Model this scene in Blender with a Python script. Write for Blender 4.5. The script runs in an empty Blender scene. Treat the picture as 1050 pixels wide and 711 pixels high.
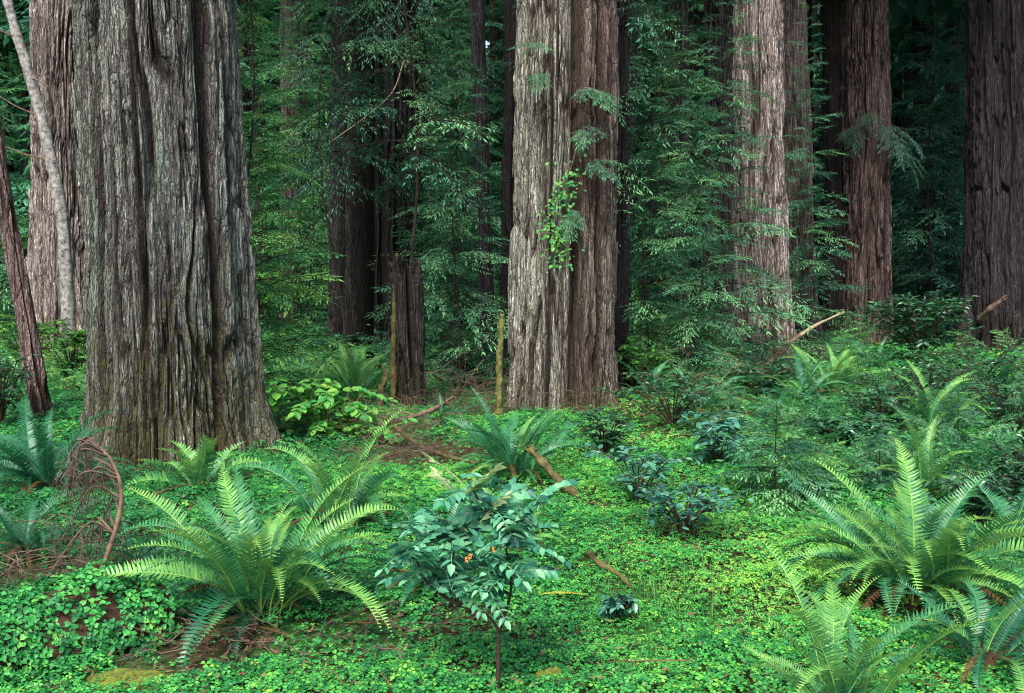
import bpy, math
import numpy as np
from mathutils import Vector, Matrix

PI = math.pi
scene = bpy.context.scene
COL = scene.collection
H_CAM, F_PX, PITCH = 1.8, 1000.0, math.atan(65.0 / 1000.0)

# ------------------------------------------------------------------ noise
def _hash(ix, iy, iz, seed):
    h = (ix.astype(np.uint32) * np.uint32(374761393)) ^ (iy.astype(np.uint32) * np.uint32(668265263)) \
        ^ (iz.astype(np.uint32) * np.uint32(2147483647)) ^ np.uint32((seed * 974634777 + 12345) & 0xFFFFFFFF)
    h = (h ^ (h >> np.uint32(13))) * np.uint32(1274126177)
    h = (h ^ (h >> np.uint32(16))) * np.uint32(2246822519)
    h = h ^ (h >> np.uint32(15))
    return h.astype(np.float64) / 2147483647.5 - 1.0

def vnoise(x, y, z, seed=0):
    x, y, z = np.broadcast_arrays(np.asarray(x, float), np.asarray(y, float), np.asarray(z, float))
    fx, fy, fz = np.floor(x), np.floor(y), np.floor(z)
    ix, iy, iz = fx.astype(np.int64), fy.astype(np.int64), fz.astype(np.int64)
    u, v, w = x - fx, y - fy, z - fz
    u = u * u * (3 - 2 * u); v = v * v * (3 - 2 * v); w = w * w * (3 - 2 * w)
    r = 0.0
    for a in (0, 1):
        for b in (0, 1):
            for c in (0, 1):
                r = r + _hash(ix + a, iy + b, iz + c, seed) * (u if a else 1 - u) * (v if b else 1 - v) * (w if c else 1 - w)
    return r

def fbm(x, y, z, seed=0, octs=3):
    r, a = 0.0, 1.0
    for o in range(octs):
        r = r + a * vnoise(x, y, z, seed + o * 17)
        x, y, z, a = x * 2.03, y * 2.03, z * 2.03, a * 0.5
    return r

# ------------------------------------------------------------------ terrain + camera rays
def terrain(x, y):
    x, y = np.asarray(x, float), np.asarray(y, float)
    r = 0.07 * vnoise(x * 0.55, y * 0.55, 0 * x, 3) + 0.025 * vnoise(x * 1.7, y * 1.7, 0 * x, 4)
    r = r + 0.012 * vnoise(x * 5, y * 5, 0 * x, 5)
    return r

def ray(px, py):
    a, b = (px - 525.0) / F_PX, (355.5 - py) / F_PX
    c, s = math.cos(PITCH), math.sin(PITCH)
    return np.array([a, c + s * b, -s + c * b])

def at_depth(px, py, Y):
    d = ray(px, py)
    t = Y / d[1]
    return np.array([d[0] * t, Y, H_CAM + d[2] * t])

def ground(px, py):
    d = ray(px, py)
    t = H_CAM / -d[2]
    for _ in range(8):
        t = (H_CAM - float(terrain(d[0] * t, d[1] * t))) / -d[2]
    return np.array([d[0] * t, d[1] * t, H_CAM + d[2] * t])

# ------------------------------------------------------------------ mesh builder
class MB:
    def __init__(self):
        self.v, self.q, self.t, self.a, self.n = [], [], [], [], 0
    def add(self, v, quads=None, tris=None, tint=0.5):
        v = np.asarray(v, float).reshape(-1, 3)
        if quads is not None and len(quads): self.q.append(np.asarray(quads, np.int64).reshape(-1, 4) + self.n)
        if tris is not None and len(tris): self.t.append(np.asarray(tris, np.int64).reshape(-1, 3) + self.n)
        self.v.append(v)
        self.a.append(np.broadcast_to(np.asarray(tint, float), (len(v),)))
        self.n += len(v)
        return self
    def mesh(self, name, mat, smooth=False):
        V = np.concatenate(self.v); A = np.concatenate(self.a)
        Q = np.concatenate(self.q) if self.q else np.zeros((0, 4), np.int64)
        T = np.concatenate(self.t) if self.t else np.zeros((0, 3), np.int64)
        me = bpy.data.meshes.new(name)
        me.vertices.add(len(V)); me.vertices.foreach_set("co", V.astype(np.float32).ravel())
        loops = np.concatenate([Q.ravel(), T.ravel()]).astype(np.int32)
        me.loops.add(len(loops)); me.loops.foreach_set("vertex_index", loops)
        npoly = len(Q) + len(T)
        start = np.concatenate([np.arange(len(Q)) * 4, len(Q) * 4 + np.arange(len(T)) * 3]).astype(np.int32)
        me.polygons.add(npoly); me.polygons.foreach_set("loop_start", start)
        me.polygons.foreach_set("use_smooth", np.full(npoly, smooth, bool))
        at = me.attributes.new("tint", 'FLOAT', 'POINT')
        at.data.foreach_set("value", A.astype(np.float32))
        me.materials.append(mat)
        me.update(calc_edges=True)
        return me
    def build(self, name, mat, parent=None, smooth=False):
        return link(name, self.mesh(name, mat, smooth), parent)

def link(name, me, parent=None, loc=None, rot=None, scale=None):
    o = bpy.data.objects.new(name, me)
    COL.objects.link(o)
    if parent is not None: o.parent = parent
    if loc is not None: o.location = loc
    if rot is not None: o.rotation_euler = rot
    if scale is not None: o.scale = (scale,) * 3 if np.isscalar(scale) else scale
    return o

def thing(name, label, cat, loc=(0, 0, 0), rotz=0, group=None, scale=1.0):
    o = bpy.data.objects.new(name, None); COL.objects.link(o)
    o.empty_display_size = 0.2
    o.location = loc; o.rotation_euler = (0, 0, rotz); o.scale = (scale,) * 3
    return tag(o, label, cat, group)

def tag(o, label=None, cat=None, group=None, kind=None):
    if label: o["label"] = label
    if cat: o["category"] = cat
    if group: o["group"] = group
    if kind: o["kind"] = kind
    return o

def norm(a):
    return a / np.maximum(np.linalg.norm(a, axis=-1, keepdims=True), 1e-9)

def scatter(mb, tv, quads, tris, pos, X, Y, Z, tint):
    """instances of a small template: axes X, Y, Z are already scaled (N,3)"""
    n, k = len(pos), len(tv)
    tv = np.asarray(tv, float)
    v = pos[:, None, :] + tv[None, :, 0, None] * X[:, None, :] + tv[None, :, 1, None] * Y[:, None, :] + tv[None, :, 2, None] * Z[:, None, :]
    off = (np.arange(n) * k)[:, None, None]
    q = (np.asarray(quads)[None] + off).reshape(-1, 4) if quads is not None and len(quads) else None
    t = (np.asarray(tris)[None] + off).reshape(-1, 3) if tris is not None and len(tris) else None
    mb.add(v.reshape(-1, 3), q, t, np.repeat(np.broadcast_to(tint, (n,)), k))

def tube(mb, pts, rad, sides=6, tint=0.5, rough=0.0, seed=0):
    pts = np.asarray(pts, float); n = len(pts)
    rad = np.broadcast_to(np.asarray(rad, float), (n,))
    d = norm(np.gradient(pts, axis=0))
    ref = np.array([0.0, 0.0, 1.0]) if abs(d[:, 2]).mean() < 0.8 else np.array([1.0, 0.0, 0.0])
    u = norm(np.cross(d, ref)); w = np.cross(d, u)
    th = np.arange(sides) * 2 * PI / sides
    R = rad[:, None] * np.ones(sides)[None]
    if rough:
        fq = min(24.0, 0.9 / float(rad.mean()))
        R = R * (1 + rough * vnoise(pts[:, None, 0] * fq + np.cos(th) * 2 + seed, pts[:, None, 1] * fq + np.sin(th) * 2, pts[:, None, 2] * fq, seed))
    v = pts[:, None, :] + R[..., None] * (np.cos(th)[None, :, None] * u[:, None, :] + np.sin(th)[None, :, None] * w[:, None, :])
    i, j = np.meshgrid(np.arange(n - 1), np.arange(sides), indexing='ij')
    j2 = (j + 1) % sides
    q = np.stack([i * sides + j, i * sides + j2, (i + 1) * sides + j2, (i + 1) * sides + j], -1).reshape(-1, 4)
    V = np.concatenate([v.reshape(-1, 3), pts[:1], pts[-1:]])
    a, b = n * sides, n * sides + 1
    jj = np.arange(sides)
    tr = np.concatenate([np.stack([np.full(sides, a), (jj + 1) % sides, jj], -1),
                         np.stack([np.full(sides, b), (n - 1) * sides + jj, (n - 1) * sides + (jj + 1) % sides], -1)])
    mb.add(V, q, tr, tint)

def curve(pts, n=12):
    """smooth polyline through a few points"""
    pts = np.asarray(pts, float); m = len(pts)
    P = np.concatenate([2 * pts[:1] - pts[1:2], pts, 2 * pts[-1:] - pts[-2:-1]])
    out = []
    for k in range(m - 1):
        p0, p1, p2, p3 = P[k], P[k + 1], P[k + 2], P[k + 3]
        for t in np.linspace(0, 1, n, endpoint=False):
            out.append(0.5 * (2 * p1 + (p2 - p0) * t + (2 * p0 - 5 * p1 + 4 * p2 - p3) * t ** 2 + (3 * p1 - p0 - 3 * p2 + p3) * t ** 3))
    out.append(pts[-1])
    return np.array(out)

# ------------------------------------------------------------------ materials
def new_mat(name):
    m = bpy.data.materials.new(name); m.use_nodes = True
    nt = m.node_tree; nt.nodes.clear()
    return m, nt, (lambda t, **k: _node(nt, t, k)), nt.links.new

def _node(nt, t, k):
    n = nt.nodes.new(t)
    for a, b in k.items():
        setattr(n, a, b)
    return n

def ramp(nt, stops):
    r = nt.nodes.new('ShaderNodeValToRGB')
    el = r.color_ramp.elements
    while len(el) < len(stops): el.new(0.5)
    for e, (p, c) in zip(el, stops):
        e.position = p; e.color = (*c, 1)
    return r

def leaf_mat(name, cols, rough=0.45, transl=0.3, spec=0.5, noise_amt=0.18):
    m, nt, N, L = new_mat(name)
    out = N('ShaderNodeOutputMaterial')
    at = N('ShaderNodeAttribute', attribute_name='tint')
    tc = N('ShaderNodeTexCoord')
    no = N('ShaderNodeTexNoise'); no.inputs['Scale'].default_value = 9.0; no.inputs['Detail'].default_value = 3
    L(tc.outputs['Object'], no.inputs['Vector'])
    mr = N('ShaderNodeMapRange'); mr.inputs[1].default_value = 0.3; mr.inputs[2].default_value = 0.7
    mr.inputs[3].default_value = -noise_amt; mr.inputs[4].default_value = noise_amt
    L(no.outputs['Fac'], mr.inputs[0])
    ad = N('ShaderNodeMath', operation='ADD'); L(at.outputs['Fac'], ad.inputs[0]); L(mr.outputs[0], ad.inputs[1])
    n = len(cols)
    r = ramp(nt, [(i / (n - 1), c) for i, c in enumerate(cols)])
    L(ad.outputs[0], r.inputs['Fac'])
    p = N('ShaderNodeBsdfPrincipled')
    p.inputs['Roughness'].default_value = rough
    p.inputs['Specular IOR Level'].default_value = spec
    L(r.outputs['Color'], p.inputs['Base Color'])
    t = N('ShaderNodeBsdfTranslucent')
    hs = N('ShaderNodeHueSaturation'); hs.inputs['Hue'].default_value = 0.485; hs.inputs['Value'].default_value = 1.3
    L(r.outputs['Color'], hs.inputs['Color']); L(hs.outputs['Color'], t.inputs['Color'])
    mx = N('ShaderNodeMixShader'); mx.inputs[0].default_value = transl
    L(p.outputs[0], mx.inputs[1]); L(t.outputs[0], mx.inputs[2]); L(mx.outputs[0], out.inputs['Surface'])
    return m

def bark_mat(name, outer_a, outer_b, inner_shade, moss=(0.10, 0.11, 0.02), moss_amt=0.0, moss_h=1.2, lichen=(0.16, 0.22, 0.16), lichen_amt=0.3, fib=42.0, bump=0.9, side=None):
    m, nt, N, L = new_mat(name)
    out = N('ShaderNodeOutputMaterial'); p = N('ShaderNodeBsdfPrincipled')
    p.inputs['Roughness'].default_value = 0.88; p.inputs['Specular IOR Level'].default_value = 0.25
    tc = N('ShaderNodeTexCoord')
    def stretched(sx, sz, detail=5, rough=0.6):
        mp = N('ShaderNodeMapping'); mp.inputs['Scale'].default_value = (sx, sx, sz)
        L(tc.outputs['Object'], mp.inputs['Vector'])
        no = N('ShaderNodeTexNoise'); no.inputs['Scale'].default_value = 1.0
        no.inputs['Detail'].default_value = detail; no.inputs['Roughness'].default_value = rough
        L(mp.outputs[0], no.inputs['Vector'])
        return no
    f1 = stretched(fib, 1.3); f2 = stretched(fib * 3.2, 5.0, 4); big = stretched(2.4, 0.55, 3)
    r = ramp(nt, [(0.36, outer_a), (0.62, outer_b)]); L(f1.outputs['Fac'], r.inputs['Fac'])
    col = r.outputs['Color']
    def mix(fac, a, b):
        x = N('ShaderNodeMixRGB'); 
        if hasattr(fac, 'links'): L(fac, x.inputs[0])
        else: x.inputs[0].default_value = fac
        for s, q in ((a, 1), (b, 2)):
            if hasattr(s, 'links'): L(s, x.inputs[q])
            else: x.inputs[q].default_value = (*s, 1)
        return x.outputs[0]
    def rng(src, a, b, c, d):
        q = N('ShaderNodeMapRange'); L(src, q.inputs[0])
        for i, vv in enumerate((a, b, c, d)): q.inputs[i + 1].default_value = vv
        return q.outputs[0]
    def mul(a, b):
        q = N('ShaderNodeMath', operation='MULTIPLY')
        for i, s in enumerate((a, b)):
            if hasattr(s, 'links'): L(s, q.inputs[i])
            else: q.inputs[i].default_value = s
        return q.outputs[0]
    if side is not None:      # one half of the trunk blends to a darker red-brown
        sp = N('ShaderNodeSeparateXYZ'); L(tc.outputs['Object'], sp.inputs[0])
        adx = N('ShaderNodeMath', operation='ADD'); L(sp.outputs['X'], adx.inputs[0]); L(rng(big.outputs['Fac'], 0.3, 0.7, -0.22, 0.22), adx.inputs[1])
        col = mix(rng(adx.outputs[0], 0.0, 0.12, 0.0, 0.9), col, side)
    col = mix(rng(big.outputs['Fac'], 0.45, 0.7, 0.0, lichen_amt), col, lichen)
    fine = rng(f2.outputs['Fac'], 0.35, 0.62, 0.0, 0.4)
    col = mix(fine, col, inner_shade)
    for (cs, cz, wd_, am) in ((17.0, 0.75, 0.022, 0.85), (40.0, 1.9, 0.03, 0.75)):
        cn = stretched(cs, cz, 2, 0.5)
        sb = N('ShaderNodeMath', operation='SUBTRACT'); L(cn.outputs['Fac'], sb.inputs[0]); sb.inputs[1].default_value = 0.5
        ab = N('ShaderNodeMath', operation='ABSOLUTE'); L(sb.outputs[0], ab.inputs[0])
        col = mix(rng(ab.outputs[0], 0.0, wd_, am, 0.0), col, inner_shade)
    wn = N('ShaderNodeTexNoise'); wn.inputs['Scale'].default_value = 5.0; wn.inputs['Detail'].default_value = 3
    L(tc.outputs['Object'], wn.inputs['Vector'])
    wv = N('ShaderNodeVectorMath', operation='MULTIPLY_ADD'); L(wn.outputs['Color'], wv.inputs[0]); wv.inputs[1].default_value = (0.09, 0.09, 0.35); L(tc.outputs['Object'], wv.inputs[2])
    plates = []
    for (vs, vz, lw, am) in ((13.0, 1.2, 0.075, 0.72), (36.0, 4.0, 0.09, 0.5)):
        mpv = N('ShaderNodeMapping'); mpv.inputs['Scale'].default_value = (vs, vs, vz); L(wv.outputs[0], mpv.inputs['Vector'])
        ve = N('ShaderNodeTexVoronoi', feature='DISTANCE_TO_EDGE'); ve.inputs['Scale'].default_value = 1.0; L(mpv.outputs[0], ve.inputs['Vector'])
        vc = N('ShaderNodeTexVoronoi', feature='F1'); vc.inputs['Scale'].default_value = 1.0; L(mpv.outputs[0], vc.inputs['Vector'])
        bw = N('ShaderNodeRGBToBW'); L(vc.outputs['Color'], bw.inputs[0])
        br = N('ShaderNodeHueSaturation'); L(col, br.inputs['Color']); L(rng(bw.outputs[0], 0.2, 0.8, 0.72, 1.22), br.inputs['Value']); col = br.outputs[0]
        col = mix(rng(ve.outputs['Distance'], 0.0, lw, am, 0.0), col, inner_shade)
        plates.append(rng(ve.outputs['Distance'], 0.0, lw * 1.6, 0.0, 1.0))
    gr = N('ShaderNodeTexNoise'); gr.inputs['Scale'].default_value = 95.0; gr.inputs['Detail'].default_value = 3; gr.inputs['Roughness'].default_value = 0.7
    L(tc.outputs['Object'], gr.inputs['Vector'])
    hg = N('ShaderNodeHueSaturation'); L(col, hg.inputs['Color']); L(rng(gr.outputs['Fac'], 0.32, 0.68, 0.7, 1.32), hg.inputs['Value']); col = hg.outputs[0]
    at = N('ShaderNodeAttribute', attribute_name='tint')
    col = mix(rng(at.outputs['Fac'], 0.10, 0.65, 0.0, 0.97), col, inner_shade)  # grooves blend to inner bark colour, darkened to paint in fissure shade
    if moss_amt > 0:
        spz = N('ShaderNodeSeparateXYZ'); L(tc.outputs['Object'], spz.inputs[0])
        mn = N('ShaderNodeTexNoise'); mn.inputs['Scale'].default_value = 9.0; mn.inputs['Detail'].default_value = 6; mn.inputs['Roughness'].default_value = 0.7
        L(tc.outputs['Object'], mn.inputs['Vector'])
        hgt = rng(spz.outputs['Z'], 0.0, moss_h, 0.26, 0.0)
        a2 = N('ShaderNodeMath', operation='ADD'); L(hgt, a2.inputs[0]); L(mn.outputs['Fac'], a2.inputs[1])
        col = mix(rng(a2.outputs[0], 0.58, 0.80, 0.0, moss_amt), col, moss)
    L(col, p.inputs['Base Color'])
    bp = N('ShaderNodeBump'); bp.inputs['Strength'].default_value = bump; bp.inputs['Distance'].default_value = 0.03
    ad = N('ShaderNodeMath', operation='ADD'); L(f1.outputs['Fac'], ad.inputs[0]); L(mul(f2.outputs['Fac'], 0.5), ad.inputs[1])
    hs = ad.outputs[0]
    for pl, wgt in ((plates[0], 1.0), (plates[1], 0.6), (gr.outputs['Fac'], 0.35)):
        ma = N('ShaderNodeMath', operation='MULTIPLY_ADD'); L(pl, ma.inputs[0]); ma.inputs[1].default_value = wgt; L(hs, ma.inputs[2]); hs = ma.outputs[0]
    L(hs, bp.inputs['Height']); L(bp.outputs[0], p.inputs['Normal'])
    L(p.outputs[0], out.inputs['Surface'])
    return m

def wood_mat(name, a, b, rough=0.85, scale=18.0, bump=0.4):
    m, nt, N, L = new_mat(name)
    out = N('ShaderNodeOutputMaterial'); p = N('ShaderNodeBsdfPrincipled'); p.inputs['Roughness'].default_value = rough
    p.inputs['Specular IOR Level'].default_value = 0.25
    tc = N('ShaderNodeTexCoord'); no = N('ShaderNodeTexNoise'); no.inputs['Scale'].default_value = scale; no.inputs['Detail'].default_value = 6
    no.inputs['Roughness'].default_value = 0.65
    L(tc.outputs['Object'], no.inputs['Vector'])
    r = ramp(nt, [(0.33, a), (0.67, b)]); L(no.outputs['Fac'], r.inputs['Fac']); L(r.outputs['Color'], p.inputs['Base Color'])
    bp = N('ShaderNodeBump'); bp.inputs['Strength'].default_value = bump; bp.inputs['Distance'].default_value = 0.02
    L(no.outputs['Fac'], bp.inputs['Height']); L(bp.outputs[0], p.inputs['Normal']); L(p.outputs[0], out.inputs['Surface'])
    return m

def soil_mat():
    m, nt, N, L = new_mat('forest_soil')
    out = N('ShaderNodeOutputMaterial'); p = N('ShaderNodeBsdfPrincipled'); p.inputs['Roughness'].default_value = 0.95
    p.inputs['Specular IOR Level'].default_value = 0.15
    tc = N('ShaderNodeTexCoord')
    a = N('ShaderNodeTexNoise'); a.inputs['Scale'].default_value = 14; a.inputs['Detail'].default_value = 8; a.inputs['Roughness'].default_value = 0.7
    b = N('ShaderNodeTexNoise'); b.inputs['Scale'].default_value = 1.1; b.inputs['Detail'].default_value = 5
    L(tc.outputs['Object'], a.inputs['Vector']); L(tc.outputs['Object'], b.inputs['Vector'])
    r = ramp(nt, [(0.35, (0.018, 0.012, 0.008)), (0.55, (0.05, 0.026, 0.014)), (0.72, (0.10, 0.05, 0.025))]); L(a.outputs['Fac'], r.inputs['Fac'])
    g = ramp(nt, [(0.35, (0.012, 0.05, 0.01)), (0.7, (0.03, 0.13, 0.02))]); L(a.outputs['Fac'], g.inputs['Fac'])
    f = N('ShaderNodeMapRange'); L(b.outputs['Fac'], f.inputs[0]); f.inputs[1].default_value = 0.4; f.inputs[2].default_value = 0.55
    f.inputs[3].default_value = 0.1; f.inputs[4].default_value = 0.85
    x = N('ShaderNodeMixRGB'); L(f.outputs[0], x.inputs[0]); L(r.outputs[0], x.inputs[1]); L(g.outputs[0], x.inputs[2])
    L(x.outputs[0], p.inputs['Base Color'])
    bp = N('ShaderNodeBump'); bp.inputs['Strength'].default_value = 0.8; bp.inputs['Distance'].default_value = 0.04
    L(a.outputs['Fac'], bp.inputs['Height']); L(bp.outputs[0], p.inputs['Normal']); L(p.outputs[0], out.inputs['Surface'])
    return m

M = {}
M['soil'] = soil_mat()
M['sorrel'] = leaf_mat('sorrel_leaf', [(0.008, 0.075, 0.022), (0.022, 0.19, 0.040), (0.07, 0.33, 0.05), (0.22, 0.44, 0.05)], 0.5, 0.2, 0.3, 0.12)
M['sorrel_deep'] = leaf_mat('deep_green_sorrel_leaf', [(0.008, 0.085, 0.022), (0.02, 0.2, 0.045), (0.05, 0.32, 0.06), (0.14, 0.4, 0.07)], 0.5, 0.25, 0.35, 0.12)  # greener, less yellow ramp for the leaves on the log
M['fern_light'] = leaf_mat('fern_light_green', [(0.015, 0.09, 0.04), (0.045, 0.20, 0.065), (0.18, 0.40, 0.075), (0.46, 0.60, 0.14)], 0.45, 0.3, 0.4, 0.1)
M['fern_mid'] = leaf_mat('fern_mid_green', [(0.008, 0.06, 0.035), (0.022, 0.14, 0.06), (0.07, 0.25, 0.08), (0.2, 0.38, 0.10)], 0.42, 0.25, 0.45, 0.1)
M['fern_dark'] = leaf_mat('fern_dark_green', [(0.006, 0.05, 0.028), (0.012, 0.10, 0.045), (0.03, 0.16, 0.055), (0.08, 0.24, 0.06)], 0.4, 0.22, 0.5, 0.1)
M['fern_dead'] = leaf_mat('fern_dead_brown', [(0.04, 0.018, 0.010), (0.10, 0.048, 0.02), (0.19, 0.10, 0.035)], 0.8, 0.15, 0.2)
M['fern_yellow'] = leaf_mat('fern_dying_yellow', [(0.25, 0.2, 0.02), (0.45, 0.36, 0.03), (0.5, 0.42, 0.06)], 0.6, 0.25, 0.3)
M['fern_rust'] = leaf_mat('fern_dying_rust', [(0.22, 0.07, 0.015), (0.36, 0.14, 0.02), (0.42, 0.2, 0.03)], 0.7, 0.2, 0.3)
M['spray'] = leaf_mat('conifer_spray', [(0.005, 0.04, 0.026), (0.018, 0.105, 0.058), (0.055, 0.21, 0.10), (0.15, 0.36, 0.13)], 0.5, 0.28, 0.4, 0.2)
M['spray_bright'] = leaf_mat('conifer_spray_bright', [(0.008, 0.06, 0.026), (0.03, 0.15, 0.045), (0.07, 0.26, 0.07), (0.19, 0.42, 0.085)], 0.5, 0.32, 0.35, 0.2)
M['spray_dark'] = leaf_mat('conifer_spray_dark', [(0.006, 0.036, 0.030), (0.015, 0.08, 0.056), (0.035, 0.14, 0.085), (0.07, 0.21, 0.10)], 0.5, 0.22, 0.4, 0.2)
M['maple'] = leaf_mat('thin_bright_leaf', [(0.03, 0.17, 0.05), (0.06, 0.27, 0.06), (0.12, 0.36, 0.06), (0.25, 0.42, 0.06)], 0.5, 0.38, 0.3)
M['salal'] = leaf_mat('leathery_blue_green_leaf', [(0.010, 0.055, 0.045), (0.028, 0.13, 0.085), (0.075, 0.23, 0.14), (0.2, 0.38, 0.24)], 0.3, 0.12, 0.5)
M['grape'] = leaf_mat('glossy_pinnate_leaf', [(0.010, 0.06, 0.045), (0.028, 0.15, 0.09), (0.07, 0.26, 0.14), (0.18, 0.4, 0.2)], 0.42, 0.15, 0.35)
M['grape_new'] = leaf_mat('pale_new_leaf', [(0.18, 0.3, 0.10), (0.3, 0.42, 0.16), (0.42, 0.5, 0.22)], 0.35, 0.3, 0.5)
M['grape_red'] = leaf_mat('red_turned_leaf', [(0.36, 0.03, 0.02), (0.50, 0.16, 0.02), (0.62, 0.42, 0.04)], 0.4, 0.2, 0.5)
M['huckle'] = leaf_mat('small_shrub_leaf', [(0.008, 0.045, 0.025), (0.018, 0.085, 0.04), (0.04, 0.15, 0.055), (0.13, 0.26, 0.09)], 0.35, 0.2, 0.55)
M['huckle_bright'] = leaf_mat('small_bright_shrub_leaf', [(0.015, 0.09, 0.02), (0.04, 0.18, 0.03), (0.11, 0.28, 0.04), (0.26, 0.40, 0.06)], 0.45, 0.35, 0.35)
M['grass'] = leaf_mat('grass_blade', [(0.02, 0.12, 0.02), (0.05, 0.22, 0.03), (0.12, 0.3, 0.04)], 0.45, 0.3, 0.4)
M['litter'] = leaf_mat('dry_needle_litter', [(0.025, 0.015, 0.009), (0.085, 0.05, 0.026), (0.19, 0.125, 0.065)], 0.9, 0.05, 0.15)
M['stem'] = wood_mat('shrub_stem', (0.02, 0.012, 0.008), (0.07, 0.04, 0.025))
M['twig'] = wood_mat('brown_twig', (0.06, 0.036, 0.024), (0.22, 0.135, 0.085))
M['twig_red'] = wood_mat('red_brown_twig', (0.04, 0.026, 0.02), (0.165, 0.105, 0.078))
M['dry'] = wood_mat('pale_dry_wood', (0.16, 0.12, 0.07), (0.36, 0.29, 0.18))
M['grey_wood'] = wood_mat('grey_weathered_wood', (0.035, 0.03, 0.027), (0.33, 0.315, 0.29), scale=12)
M['mossy'] = wood_mat('mossy_wood', (0.03, 0.026, 0.012), (0.17, 0.165, 0.04), scale=16, bump=0.9)
M['mossy_brown'] = wood_mat('part_mossy_wood', (0.03, 0.02, 0.013), (0.13, 0.115, 0.032), scale=13, bump=0.9)
M['moss'] = wood_mat('cushion_moss', (0.04, 0.06, 0.008), (0.17, 0.20, 0.025), rough=0.95, scale=40, bump=0.9)
M['rotten'] = wood_mat('rotten_wood', (0.02, 0.010, 0.006), (0.085, 0.04, 0.02), scale=16, bump=0.8)
M['thin_bark'] = bark_mat('young_dark_bark', (0.05, 0.038, 0.032), (0.10, 0.075, 0.06), (0.028, 0.018, 0.015), lichen=(0.07, 0.09, 0.07), fib=34)
BK = {}
BK['big'] = bark_mat('bark_grey_green', (0.13, 0.118, 0.105), (0.37, 0.38, 0.325), (0.026, 0.017, 0.015), moss_amt=0.65, moss_h=2.3, moss=(0.085, 0.078, 0.02), lichen=(0.17, 0.25, 0.19), lichen_amt=0.7)
BK['pale'] = bark_mat('bark_pale_pinkish', (0.32, 0.25, 0.225), (0.74, 0.64, 0.59), (0.06, 0.035, 0.028), moss_amt=0.7, moss_h=1.6, lichen=(0.30, 0.27, 0.22), lichen_amt=0.3)
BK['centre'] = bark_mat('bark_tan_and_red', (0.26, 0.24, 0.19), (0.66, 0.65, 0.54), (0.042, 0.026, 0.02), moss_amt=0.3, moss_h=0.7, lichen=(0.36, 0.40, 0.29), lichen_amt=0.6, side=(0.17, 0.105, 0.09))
BK['brown'] = bark_mat('bark_grey_brown', (0.10, 0.075, 0.066), (0.30, 0.24, 0.215), (0.03, 0.018, 0.015), moss_amt=0.3, moss_h=1.0, lichen=(0.12, 0.13, 0.10))
BK['red'] = bark_mat('bark_red_brown', (0.15, 0.092, 0.08), (0.44, 0.31, 0.275), (0.03, 0.015, 0.013), moss_amt=0.15, moss_h=0.8, lichen=(0.2, 0.17, 0.15), lichen_amt=0.4)
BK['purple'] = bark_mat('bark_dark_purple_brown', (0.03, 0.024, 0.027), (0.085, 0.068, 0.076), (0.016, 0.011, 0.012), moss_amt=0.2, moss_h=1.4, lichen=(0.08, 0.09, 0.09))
BK['dark'] = bark_mat('bark_dark_shade_deepened', (0.014, 0.011, 0.010), (0.045, 0.034, 0.03), (0.007, 0.005, 0.005), lichen=(0.05, 0.045, 0.04), lichen_amt=0.3)  # dark bark, with deep-forest shade added to its colour
BK['hollow'] = bark_mat('bark_shaded_brown', (0.024, 0.018, 0.016), (0.08, 0.062, 0.054), (0.006, 0.005, 0.004), moss_amt=0.25, moss_h=1.0, lichen=(0.09, 0.11, 0.09), lichen_amt=0.4)  # brown bark darkened all over so the colour carries deep shade
BK['snag'] = bark_mat('snag_rotten_bark', (0.022, 0.017, 0.015), (0.09, 0.07, 0.06), (0.010, 0.007, 0.006), moss=(0.12, 0.11, 0.03), moss_amt=0.3, moss_h=1.2, lichen=(0.09, 0.12, 0.09))

# ------------------------------------------------------------------ ground
def build_ground():
    def axis(lo, hi, fine_lo, fine_hi, step):
        a = np.arange(fine_lo, fine_hi + 1e-6, step)
        l = fine_lo - np.cumsum(np.geomspace(step * 1.2, 60, 26)); l = l[l > lo][::-1]
        r = fine_hi + np.cumsum(np.geomspace(step * 1.2, 60, 26)); r = r[r < hi]
        return np.concatenate([[lo], l, a, r, [hi]])
    xs = axis(-400, 400, -9, 9, 0.1); ys = axis(-400, 400, 1.0, 18, 0.1)
    X, Y = np.meshgrid(xs, ys, indexing='xy')
    Z = terrain(X, Y)
    nx, ny = len(xs), len(ys)
    i, j = np.meshgrid(np.arange(ny - 1), np.arange(nx - 1), indexing='ij')
    q = np.stack([i * nx + j, i * nx + j + 1, (i + 1) * nx + j + 1, (i + 1) * nx + j], -1).reshape(-1, 4)
    o = MB().add(np.stack([X, Y, Z], -1), q).build('ground', M['soil'], smooth=True)
    tag(o, kind='structure')
build_ground()

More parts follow.
